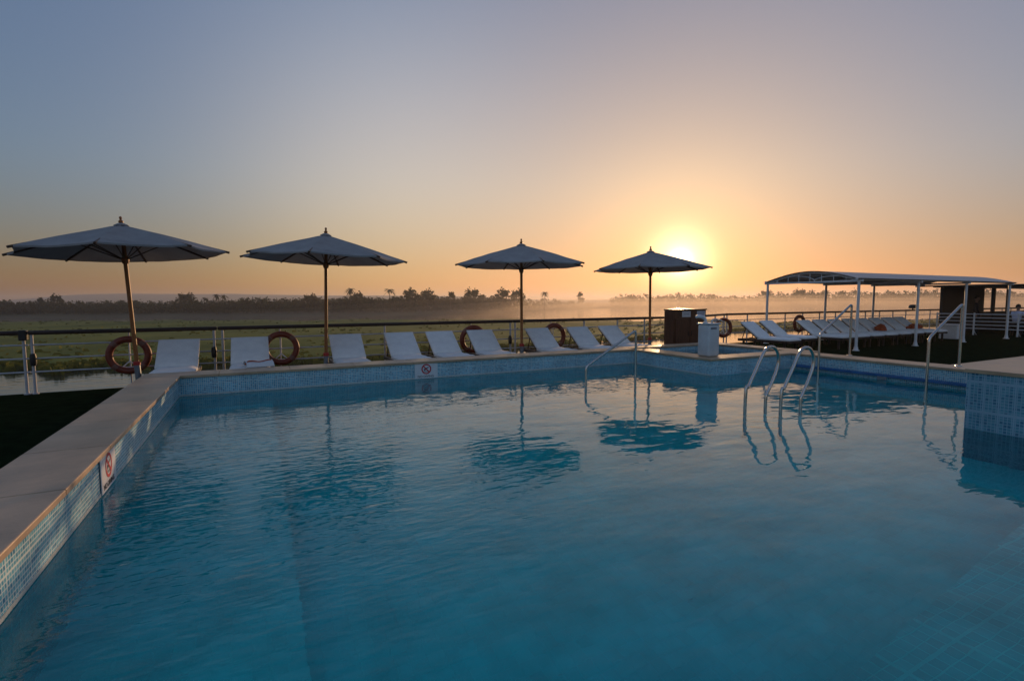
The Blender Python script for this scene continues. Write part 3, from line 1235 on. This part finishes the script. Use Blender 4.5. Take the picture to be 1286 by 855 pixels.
g.build('purlins', white_metal, per, smooth=True)
g = MB()
for zo in (.045, .06):
    g.grid(lambda i, j: (-.1 + i * (PU[-1] + .6), PF - .12 + j * (PB - PF + .24), arch(PF - .12 + j * (PB - PF + .24)) + zo), 10, 24)
g.build('roof_sheet', roof_mat, per, smooth=True, normals=False)

# white storage box, lamp
sb = thing('storage_box', 'white storage box at the far end of the pergola', 'box', (25.6, 10.6, 0), R(4))
g = MB()
g.box(-.35, .35, -.3, .3, .001, .52, bev=.02, seg=2)
g.build('body', white_metal, sb)
g = MB()
g.box(-.37, .37, -.32, .32, .523, .58, bev=.02, seg=2)
g.build('lid', white_metal, sb)
lp = thing('rail_spotlight', 'black spotlight on the railing behind the pergola', 'spotlight', (28.3, 13.3, RZ))
g = MB()
g.lathe([(0, .24), (.12, .23), (.19, .16), (.2, .08), (.10, .05), (0, .05)], 0, 0, 14)
g.build('lamp_housing', black_plastic, lp, smooth=True)
g = MB()
g.tube([(0, 0, .001), (0, 0, .06)], .03, 8)
g.build('bracket', black_plastic, lp)

# ------------------------------------------------------------------ white fence and bar pavilion at the far right
fe = thing('white_fence', 'low white barrier of horizontal bars before the dark bar', 'fence', (29.0, 8.2, 0), R(90))
for s in (0, 1.5, 3.0, 4.4):
    g = MB()
    g.tube([(s, 0, .001), (s, 0, 1.0)], .035, 8)
    g.tube([(s, -.3, .001), (s, 0, .22)], .02, 6)
    g.build('post', white_metal, fe, smooth=True)
for z in (.30, .46, .62, .78, .94):
    g = MB()
    g.tube([(0, 0, z), (4.4, 0, z)], .02, 8)
    g.build('bar', white_metal, fe, smooth=True)

bar = thing('bar_pavilion', 'dark open bar pavilion with a flat roof beyond the white fence', 'pavilion', (30.2, 13.0, 0))
g = MB()
g.box(-.3, 13, -3.9, .25, 2.19, 2.27, bev=.02)
g.build('roof', dark_panel, bar)
g = MB()
g.box(0, 4.3, -.05, .05, .001, 2.188)
g.build('back_panel', dark_panel, bar)
g = MB()
g.box(5.35, 5.55, -.06, .06, .001, 2.188)
g.box(7.1, 7.25, -.06, .06, .001, 2.188)
g.box(9.6, 9.75, -.06, .06, .001, 2.188)
g.box(4.302, 12, -.045, .045, .001, .95)
g.build('window_wall', dark_panel, bar)
for u in (4.6, 8.2, 12.2):
    g = MB()
    g.tube([(u, -4.0, .001), (u, -4.0, 2.188)], .05, 8)
    g.build('post', dark_panel, bar, smooth=True)
g = MB()
g.box(5.2, 9.4, -2.1, -1.5, .001, 1.02)
g.build('counter', mat('counter_teal', (.02, .06, .06), .4), bar)
g = MB()
g.box(5.0, 9.6, -2.25, -1.4, 1.022, 1.07, bev=.01)
g.build('counter_top', dark_wood, bar)


# ------------------------------------------------------------------ people by the bar
def skin_body(name, joints, bones, m, parent, root=0):
    me = bpy.data.meshes.new(name)
    me.from_pydata([j[0] for j in joints], bones, [])
    o = bpy.data.objects.new(name, me)
    COL.objects.link(o)
    sk_ = o.modifiers.new('skin', 'SKIN')
    for i, j in enumerate(joints):
        r_ = j[1]
        me.skin_vertices[0].data[i].radius = r_ if isinstance(r_, tuple) else (r_, r_)
    me.skin_vertices[0].data[root].use_root = True
    ss = o.modifiers.new('sub', 'SUBSURF')
    ss.levels = 2
    ss.render_levels = 2
    dg = bpy.context.evaluated_depsgraph_get()
    m2 = bpy.data.meshes.new_from_object(o.evaluated_get(dg))
    bpy.data.objects.remove(o)
    m2.name = name
    m2.materials.clear()
    m2.materials.append(m)
    for p_ in m2.polygons:
        p_.use_smooth = True
    o = bpy.data.objects.new(name, m2)
    COL.objects.link(o)
    o.parent = parent
    return o


def head_of(c, parent, m):
    g = MB()
    b = bmesh.new()
    bmesh.ops.create_uvsphere(b, u_segments=20, v_segments=14, radius=1)
    for v in b.verts:
        x, y, z = v.co
        k = .82 if z < -.3 else 1.0
        v.co = Vector((x * .078 * k, y * .10 * (1 if y > 0 else .95), z * .125))
        if y < -.5 and abs(x) < .28 and -.35 < z < .05:
            v.co.y -= .018                                     # nose
        if y < -.5 and .05 < z < .25 and .2 < abs(x) < .55:
            v.co.y += .008                                     # eye sockets
        v.co += Vector(c)
    g._merge(b)
    for s in (-1, 1):
        g.lathe([(0, c[2] + .03), (.014, c[2] + .02), (.012, c[2] - .02), (0, c[2] - .03)], c[0] + s * .08, c[1] + .01, 8)
    g.tube([(c[0], c[1] + .01, c[2] - .20), (c[0], c[1] + .01, c[2] - .06)], .05, 10)
    return g


def hand(g, p, d):
    p, d = Vector(p), Vector(d).normalized()
    s = d.orthogonal().normalized()
    g.tube([p, p + d * .05, p + d * .09], [.026, .036, .034], 8)
    for k, L in ((-1.5, .07), (-.5, .085), (.5, .08), (1.5, .06)):
        q = p + d * .085 + s * k * .017
        g.tube([q, q + d * L * .6, q + d * L + s.cross(d) * .015], [.009, .009, .007], 6)
    g.tube([p + d * .03 + s * .03, p + d * .07 + s * .055, p + d * .10 + s * .058], [.011, .010, .008], 6)


def person(label, loc, rz, seated, shirt, trousers):
    t = thing('person', label, 'person', loc, rz)
    if not seated:
        J = [((0, 0, .95), (.16, .11)), ((0, 0, 1.15), (.15, .10)), ((0, 0, 1.36), (.18, .11)), ((0, 0, 1.46), (.07, .07)),
             ((.19, 0, 1.40), .06), ((.25, .0, 1.13), .048), ((.22, -.12, .92), .034),
             ((-.19, 0, 1.40), .06), ((-.26, .02, 1.13), .048), ((-.27, -.03, .90), .034)]
        Bn = [(0, 1), (1, 2), (2, 3), (2, 4), (4, 5), (5, 6), (2, 7), (7, 8), (8, 9)]
        Lg = [((0, 0, .95), (.16, .11)), ((.10, 0, .86), .09), ((.11, -.01, .48), .06), ((.11, .02, .09), .042), ((.12, -.12, .045), .035),
              ((-.10, 0, .86), .09), ((-.12, -.01, .48), .06), ((-.12, .02, .09), .042), ((-.13, -.12, .045), .035)]
        hz, hy, hands = 1.64, -.02, [((.22, -.13, .90), (0, -.2, -1)), ((-.27, -.035, .88), (0, -.1, -1))]
    else:
        J = [((0, 0, .58), (.17, .12)), ((0, -.02, .78), (.16, .11)), ((0, -.05, .98), (.19, .12)), ((0, -.06, 1.08), (.07, .07)),
             ((.20, -.05, 1.02), .065), ((.26, -.20, .80), .05), ((.16, -.42, .72), .036),
             ((-.20, -.05, 1.02), .065), ((-.26, -.20, .80), .05), ((-.16, -.42, .72), .036)]
        Bn = [(0, 1), (1, 2), (2, 3), (2, 4), (4, 5), (5, 6), (2, 7), (7, 8), (8, 9)]
        Lg = [((0, 0, .56), (.17, .12)), ((.10, -.08, .54), .095), ((.12, -.45, .54), .065), ((.12, -.46, .09), .044), ((.12, -.58, .045), .036),
              ((-.10, -.08, .54), .095), ((-.12, -.45, .54), .065), ((-.12, -.46, .09), .044), ((-.12, -.58, .045), .036)]
        hz, hy, hands = 1.26, -.08, [((.16, -.43, .72), (-.2, -1, 0)), ((-.16, -.43, .72), (.2, -1, 0))]
    g = head_of((0, hy, hz), t, skin_mat)
    for p_, d in hands:
        hand(g, p_, d)
    g.build('head_and_hands', skin_mat, t, smooth=True, angle=80)
    skin_body('shirt', J, Bn, shirt, t)
    skin_body('trousers', Lg, [(0, 1), (1, 2), (2, 3), (3, 4), (0, 5), (5, 6), (6, 7), (7, 8)], trousers, t)
    g = MB()
    b = bmesh.new()
    bmesh.ops.create_uvsphere(b, u_segments=18, v_segments=12, radius=1)
    bmesh.ops.delete(b, geom=[v for v in b.verts if v.co.z < -.25 or (v.co.y < -.35 and v.co.z < .45)], context='VERTS')
    for v in b.verts:
        v.co = Vector((v.co.x * .086, v.co.y * .108 + hy + .006, v.co.z * .135 + hz + .004))
    g._merge(b)
    g.build('hair', hair_mat, t, smooth=True)
    return t


person('person in dark clothes standing in front of the dark bar panel', (31.2, 12.0, 0), R(15), False, cloth_dark, cloth_dark)
person('person in a pale shirt seated by the white fence', (29.9, 10.08, 0), R(70), True, shirt_white, cloth_dark)
st = thing('stool', 'dark low stool under the person in the pale shirt', 'stool', (29.9, 10.08, 0))
g = MB()
g.lathe([(0, .455), (.19, .455), (.20, .43), (.19, .41), (0, .41)], 0, 0, 18)
g.build('seat', dark_wood, st)
for a in (45, 135, 225, 315):
    g = MB()
    g.tube([(.13 * math.cos(R(a)), .13 * math.sin(R(a)), .41), (.19 * math.cos(R(a)), .19 * math.sin(R(a)), .001)], .016, 6)
    g.build('leg', dark_wood, st)

# ------------------------------------------------------------------ river, marsh, far bank, hills
CAMXY = Vector((0, 0))
RIV = -7.4


def az(px):
    """direction over the ground towards a bearing of the view"""
    a = math.atan((px - 643) / 640.3) + R(YAW)
    return Vector((math.sin(a), math.cos(a)))


def at(px, dist):
    """ground point on bearing px, DIST metres in depth along the viewing direction"""
    k = dist / math.cos(math.atan((px - 643) / 640.3))
    return az(px) * k


river_mat = water_mat('river_water', None, [(.05, (1, 1, 1), 0, .25, 0), (.35, (1, 2.5, 1), 60, .05, 0), (1.2, (1, 2, 1), 45, .012, 0)], rough=.05)
g = MB()
g.quad((-9000, -9000, RIV), (9000, -9000, RIV), (9000, 9000, RIV), (-9000, 9000, RIV))
tag(g.build('river', river_mat, normals=False), kind='structure')


def fbm(x, y=0.0, o=4):
    s, a = 0, 1
    for k in range(o):
        s += a * noise.noise((x, y, 3.7 * k))
        x, y, a = x * 2.1, y * 2.1, a * .5
    return s


marsh_mat = mat('marsh_grass', (.075, .095, .012), .9, scale=.05, base2=(.20, .195, .03), bump=.0, spec=.1)
g = MB()
near_k = [(-700, 62), (0, 65), (60, 66), (200, 68), (420, 74), (640, 92), (830, 120), (930, 142), (1050, 165), (1200, 180), (2200, 190)]
far_k = [(-700, 255), (0, 255), (330, 262), (640, 258), (850, 240), (1000, 205), (1200, 230), (2200, 240)]


def lerpk(K, x):
    for (a, b), (c, d) in zip(K, K[1:]):
        if x <= c:
            return b + (d - b) * max(0, (x - a)) / (c - a)
    return K[-1][1]


nx, ny = 320, 36
marsh_pts = []


def marsh_fn(i, j):
    px = -700 + i * 2600
    n_, f_ = lerpk(near_k, px) + 7 * fbm(px * .02, 1), lerpk(far_k, px) + 22 * fbm(px * .012, 9)
    d = n_ + (f_ - n_) * j
    q = at(px, d)
    edge_ = min(j, 1 - j)
    z = RIV + .30 * min(1, edge_ * 12) + .16 * fbm(q.x * .06, q.y * .06) - .12
    return (q.x, q.y, z)


g.grid(marsh_fn, nx, ny)
tag(g.build('marsh_island', marsh_mat, smooth=True, normals=True), kind='structure')

# tufts of reed and tall grass over the island: uncountable
g = MB()
rnd = random.Random(3)
for k in range(6000):
    px = rnd.uniform(-250, 1500)
    n_, f_ = lerpk(near_k, px) + 7 * fbm(px * .02, 1), lerpk(far_k, px) + 22 * fbm(px * .012, 9)
    j = rnd.random() ** 1.5
    if rnd.random() < .4:
        j = rnd.uniform(0, .03)
    d = n_ + (f_ - n_) * j
    q = at(px, d)
    if fbm(q.x * .03, q.y * .03) < -.1 and j > .04:
        continue
    h = rnd.uniform(.25, .7) * (1.5 if j < .04 else 1)
    w_ = rnd.uniform(.3, 1.0)
    a = rnd.uniform(0, math.pi)
    dx, dy = math.cos(a) * w_, math.sin(a) * w_
    z = RIV + .05
    b0, b1 = (q.x - dx, q.y - dy, z), (q.x + dx, q.y + dy, z)
    lean = rnd.uniform(-.3, .3)
    g.quad(b0, b1, (q.x + dx * .5 + lean, q.y + dy * .5, z + h * rnd.uniform(.6, 1)), (q.x - dx * .6 + lean, q.y - dy * .6, z + h))
reed_mat = mat('reeds', (.06, .078, .013), .9, scale=.08, base2=(.16, .16, .03), spec=.1, transl=.25)
tag(g.build('marsh_grass', reed_mat, normals=False), 'green marsh grass and reeds covering the low island', 'grass', kind='stuff')

bank_k = [(-900, 325), (0, 325), (330, 330), (520, 345), (640, 400), (760, 620), (900, 640), (1300, 560), (2400, 560)]
bank_mat = mat('bank_soil', (.05, .05, .025), .95, scale=.03, base2=(.10, .09, .045), spec=.1)
g = MB()


def bank_fn(i, j):
    px = -900 + i * 3300
    d = lerpk(bank_k, px) + 8 * fbm(px * .02, 4)
    d = d + (4200 - d) * j ** 2.2
    q = at(px, d) if px < 1900 else at(1900, d) + (at(1900, d) - at(1850, d)) * (px - 1900) / 50
    return (q.x, q.y, RIV + (1.0 * min(1, j * 40) - .2 + 1.2 * min(1, j * 6)))


g.grid(bank_fn, 200, 24)
tag(g.build('far_bank', bank_mat, smooth=True), kind='structure')

hill_mat = mat('hill_rock', (.22, .17, .12), .95, scale=.004, var=.25, spec=.1)
g = MB()


def hill_fn(i, j):
    px = -500 + i * 2600
    d = 2300 + 700 * j
    q = at(px, d)
    hgt = 8 + 4 * fbm(px * .01, 2) + 40 * math.exp(-((px - 190) / 165.0) ** 4) + 26 * math.exp(-((px - 480) / 160.0) ** 4) + 16 * math.exp(-((px - 1350) / 400.0) ** 2)
    prof = min(1, 4.5 * min(j, 1 - j)) ** .8 if 0 < j < 1 else 0
    return (q.x, q.y, -5.3 + hgt * prof * (1 + .05 * fbm(px * .03, j * 3)))


g.grid(hill_fn, 160, 14)
tag(g.build('hills', hill_mat, smooth=True), kind='structure')

# ------------------------------------------------------------------ trees
leaf_mat = mat('tree_foliage', (.026, .036, .012), .9, scale=.35, base2=(.062, .07, .025), spec=.1, transl=.12)
palm_mat = mat('palm_fronds', (.035, .045, .016), .75, scale=.5, base2=(.075, .08, .03), spec=.2, transl=.15)
bark_mat = mat('tree_bark', (.10, .075, .05), .9, scale=2, var=.3)


def leaf_clump(g, c, r, n, rnd, size):
    for _ in range(n):
        d = Vector((rnd.gauss(0, 1), rnd.gauss(0, 1), rnd.gauss(0, .8)))
        d = d.normalized() * r * rnd.random() ** .45
        p = c + d
        s = size * rnd.uniform(.6, 1.35)
        a = Vector((rnd.gauss(0, 1), rnd.gauss(0, 1), rnd.gauss(0, .6))).normalized()
        b = a.orthogonal().normalized()
        e = a.cross(b)
        b2 = b * math.cos(s * 7) + e * math.sin(s * 7)
        g.quad(p - a * s - b2 * s * .5, p + a * s * .8 - b2 * s * .6, p + a * s + b2 * s * .5, p - a * s * .7 + b2 * s * .65)


def broad_shape(g, base, h, w, rnd, n_cl=14, leaves=16):
    for k in range(n_cl):
        a = rnd.uniform(0, 6.28)
        hh = rnd.uniform(.35, 1.0)
        rr = w * .5 * math.sin(math.pi * min(.97, .12 + hh * .80)) ** .7 * rnd.uniform(.35, 1.0)
        c = base + Vector((math.cos(a) * rr, math.sin(a) * rr, h * hh * .92))
        leaf_clump(g, c, w * rnd.uniform(.13, .22), leaves, rnd, h * .045)


def trunk_shape(g, base, h, w, rnd):
    top = base + Vector((rnd.uniform(-.3, .3), rnd.uniform(-.3, .3), h * .55))
    g.tube([base - Vector((0, 0, .3)), base.lerp(top, .5) + Vector((rnd.uniform(-.15, .15), 0, 0)), top], [h * .022, h * .017, h * .010], 6)
    for k in range(4):
        a = k * 1.57 + rnd.random()
        g.tube([base.lerp(top, .6), top + Vector((math.cos(a) * w * .28, math.sin(a) * w * .28, h * .18))], [h * .011, h * .004], 5)


def palm_crown(g, top, L, rnd):
    for k in range(22):
        a = rnd.uniform(0, 6.28)
        el = rnd.uniform(-.5, 1.15)
        pr = None
        for s in range(6):
            q = s / 5
            r_ = L * q * math.cos(el * (1 - q * .4))
            z = L * (math.sin(el) * q - .75 * q * q)
            p = top + Vector((math.cos(a) * r_, math.sin(a) * r_, z))
            w_ = L * .11 * (1 - abs(q - .45)) * (.3 if s in (0, 5) else 1)
            sd = Vector((-math.sin(a), math.cos(a), -.35)) * w_
            sd2 = Vector((math.sin(a), -math.cos(a), -.35)) * w_
            if pr:
                g.quad(pr[0], p, p + sd, pr[1])
                g.quad(pr[0], p, p + sd2, pr[2])
            pr = (p, p + sd, p + sd2)


def make_tree(kind, seed, label):
    rnd = random.Random(seed)
    if kind == 'palm':
        t = thing('palm_tree', label, 'palm tree')
        g = MB()
        g.tube([(0, 0, -.3), (.15, 0, 5), (.1, .1, 10), (0, 0, 14)], [.32, .25, .22, .2], 7)
        g.build('trunk', bark_mat, t, smooth=True)
        g = MB()
        palm_crown(g, Vector((0, 0, 14)), 4.0, rnd)
        g.build('crown', palm_mat, t, normals=False)
    else:
        t = thing('broad_tree', label, 'tree')
        g = MB()
        trunk_shape(g, Vector((0, 0, 0)), 12, 9, rnd)
        g.build('trunk', bark_mat, t, smooth=True)
        g = MB()
        broad_shape(g, Vector((0, 0, 0)), 12, 9 if kind == 'broad' else 6.5, rnd, 22, 22)
        g.build('crown', leaf_mat, t, normals=False)
    return t


BZ = RIV + 1.2
GT = 'single trees rising over the far bank'
protos = {}
singles = [
    # kind, px, dist, height, label
    ('broad', 72, 352, 14.0, 'dark square topped tree on the left bank, left of the tilted parasol pole'),
    ('narrow', 52, 348, 12.0, 'small round tree at the left of the far bank'),
    ('broad', 236, 352, 15.0, 'broad dark tree between the first two parasols on the far bank'),
    ('palm', 274, 350, 14.5, 'thin palm among spiky tree tops right of the tilted parasol'),
    ('palm', 283, 353, 14.0, 'second thin palm of the pair right of the tilted parasol'),
    ('broad', 391, 352, 13.8, 'round tree just left of the second parasol pole'),
    ('palm', 441, 356, 19.0, 'tall palm on the far bank right of the second parasol pole'),
    ('broad', 451, 360, 15.0, 'broad tree directly right of the tall palm'),
    ('palm', 490, 362, 18.5, 'palm rising in the middle of the treeline'),
    ('broad', 516, 366, 17.5, 'wide tree right of the palm in the middle of the treeline'),
    ('broad', 538, 366, 17.0, 'wide flat topped tree before the gap in the treeline'),
    ('narrow', 566, 372, 15.5, 'narrow tree standing in the gap of the treeline'),
    ('broad', 593, 380, 18.0, 'large round tree left of the third parasol'),
    ('broad', 632, 392, 18.0, 'big hazy tree left of the third parasol pole'),
    ('broad', 650, 400, 17.5, 'big hazy tree behind the third parasol pole'),
    ('palm', 684, 430, 17.0, 'hazy palm at the thinning end of the treeline'),
    ('narrow', 729, 610, 19.0, 'lone small tree in the mist between the third and fourth parasols'),
    ('broad', 1003, 620, 22.0, 'tall misty tree just right of the first pergola post'),
    ('broad', 962, 640, 21.0, 'misty tree at the left edge of the pergola'),
    ('palm', 1032, 600, 19.0, 'misty palm seen under the pergola roof'),
]
for i, (k, px, d, h, lab) in enumerate(singles):
    if k not in protos:
        protos[k] = make_tree(k, 11 + i, lab)
        o = protos[k]
    else:
        o = dup(protos[k], (0, 0, 0), 0, lab)
    q = at(px, d)
    o.location = (q.x, q.y, BZ)
    s = h / (16.5 if k == 'palm' else 12.5)
    o.scale = (s * rnd.uniform(.92, 1.1), s * rnd.uniform(.92, 1.1), s)
    o.rotation_euler = (0, 0, rnd.uniform(0, 6.28))
    o['group'] = GT


def treeline(name, label, x0, x1, step, dist_extra, hfun, seed, palms=.06):
    rnd = random.Random(seed)
    g = MB()
    px = x0
    while px < x1:
        d = lerpk(bank_k, px) + rnd.uniform(8, dist_extra)
        q = at(px, d)
        h = hfun(px) * rnd.uniform(.72, 1.12)
        b = Vector((q.x, q.y, BZ - .6))
        if rnd.random() < palms:
            g.tube([b, b + Vector((rnd.uniform(-.6, .6), 0, h))], [.3, .2], 5)
            palm_crown(g, b + Vector((0, 0, h)), 3.4, rnd)
        else:
            broad_shape(g, b - Vector((0, 0, h * .22)), h * 1.12, h * rnd.uniform(.8, 1.25), rnd, 9, 13)
        px += step * rnd.uniform(.5, 1.5)
    return tag(g.build(name, leaf_mat, normals=False), label, 'trees', kind='stuff')


def h_left(px):
    return 10.0 + 2.6 * max(0, min(1, (px - 230) / 200)) + 1.6 * fbm(px * .03, 5)


def h_right(px):
    return 17.0 + 3.0 * fbm(px * .03, 6) + 3.5 * max(0, min(1, (px - 940) / 80))


treeline('treeline', 'dark line of trees and palms along the far left bank', -320, 640, 1.0, 60, h_left, 21, .025)
treeline('misty_treeline', 'thinning trees fading into mist behind the third parasol', 640, 745, 2.4, 60, lambda px: 11.5 - 4.5 * max(0, (px - 680) / 60), 22)
treeline('distant_treeline', 'faint tree tops above the mist on the far right bank', 770, 1650, 2.1, 90, h_right, 23, .03)

# ------------------------------------------------------------------ low mist over the river and the haze in the air
M0, M1 = 205, 585


def mist_top(px, j):
    if px < 500:
        h = 1.2 + 2.6 * max(0, (px - 100) / 400)
    elif px < 780:
        h = 3.8 + 7.0 * (px - 500) / 280
    else:
        h = 10.8
    return h + 1.2 * fbm(px * .012, j * 4), min(1, j * 5 + .12)


def mist_layer(k_h, dens, shift, label):
    """one closed bank of mist, its top uneven; thinner banks lie over thicker ones"""
    g = MB()

    def fn(i, j, top):
        px = -600 + i * 2500
        m0 = (M0 if px < 640 else M0 - 15) + shift
        q = at(px, m0 + (M1 + shift * .5 - m0) * j + (12 * fbm(px * .01 + shift, 3) if j == 0 else 0))
        h, e = mist_top(px + shift * 9, j)
        return Vector((q.x, q.y, RIV + max(.15, h * k_h * e) if top else RIV + .02 + shift * .0004))
    nu, nv = 120, 10
    T = [[g.bm.verts.new(fn(i / nu, j / nv, True)) for j in range(nv + 1)] for i in range(nu + 1)]
    B = [[g.bm.verts.new(fn(i / nu, j / nv, False)) for j in range(nv + 1)] for i in range(nu + 1)]
    for i in range(nu):
        for j in range(nv):
            g.bm.faces.new((T[i][j], T[i][j + 1], T[i + 1][j + 1], T[i + 1][j]))
            g.bm.faces.new((B[i][j], B[i + 1][j], B[i + 1][j + 1], B[i][j + 1]))
    for i in range(nu):
        g.bm.faces.new((T[i][0], T[i + 1][0], B[i + 1][0], B[i][0]))
        g.bm.faces.new((T[i][nv], B[i][nv], B[i + 1][nv], T[i + 1][nv]))
    for j in range(nv):
        g.bm.faces.new((T[0][j], B[0][j], B[0][j + 1], T[0][j + 1]))
        g.bm.faces.new((T[nu][j], T[nu][j + 1], B[nu][j + 1], B[nu][j]))
    tag(g.build('river_mist', fog_mat('mist', dens, (.90, .75, .60), .55), smooth=True), label, 'mist', kind='stuff')


mist_layer(.72, .0014, 0, 'low dense bank of morning mist lying on the river')
mist_layer(.95, .0011, 8, 'middle bank of morning mist over the river')
mist_layer(1.22, .0008, 16, 'thin upper veil of morning mist before the far trees')

g = MB()
g.box(-4600, 4600, -4600, 4600, RIV - 2.5, 48)
hz_ = g.build('haze', fog_mat('haze', .0003, (.88, .88, .92), .5))
tag(hz_, 'thin morning haze filling the air over the river', 'haze', kind='stuff')
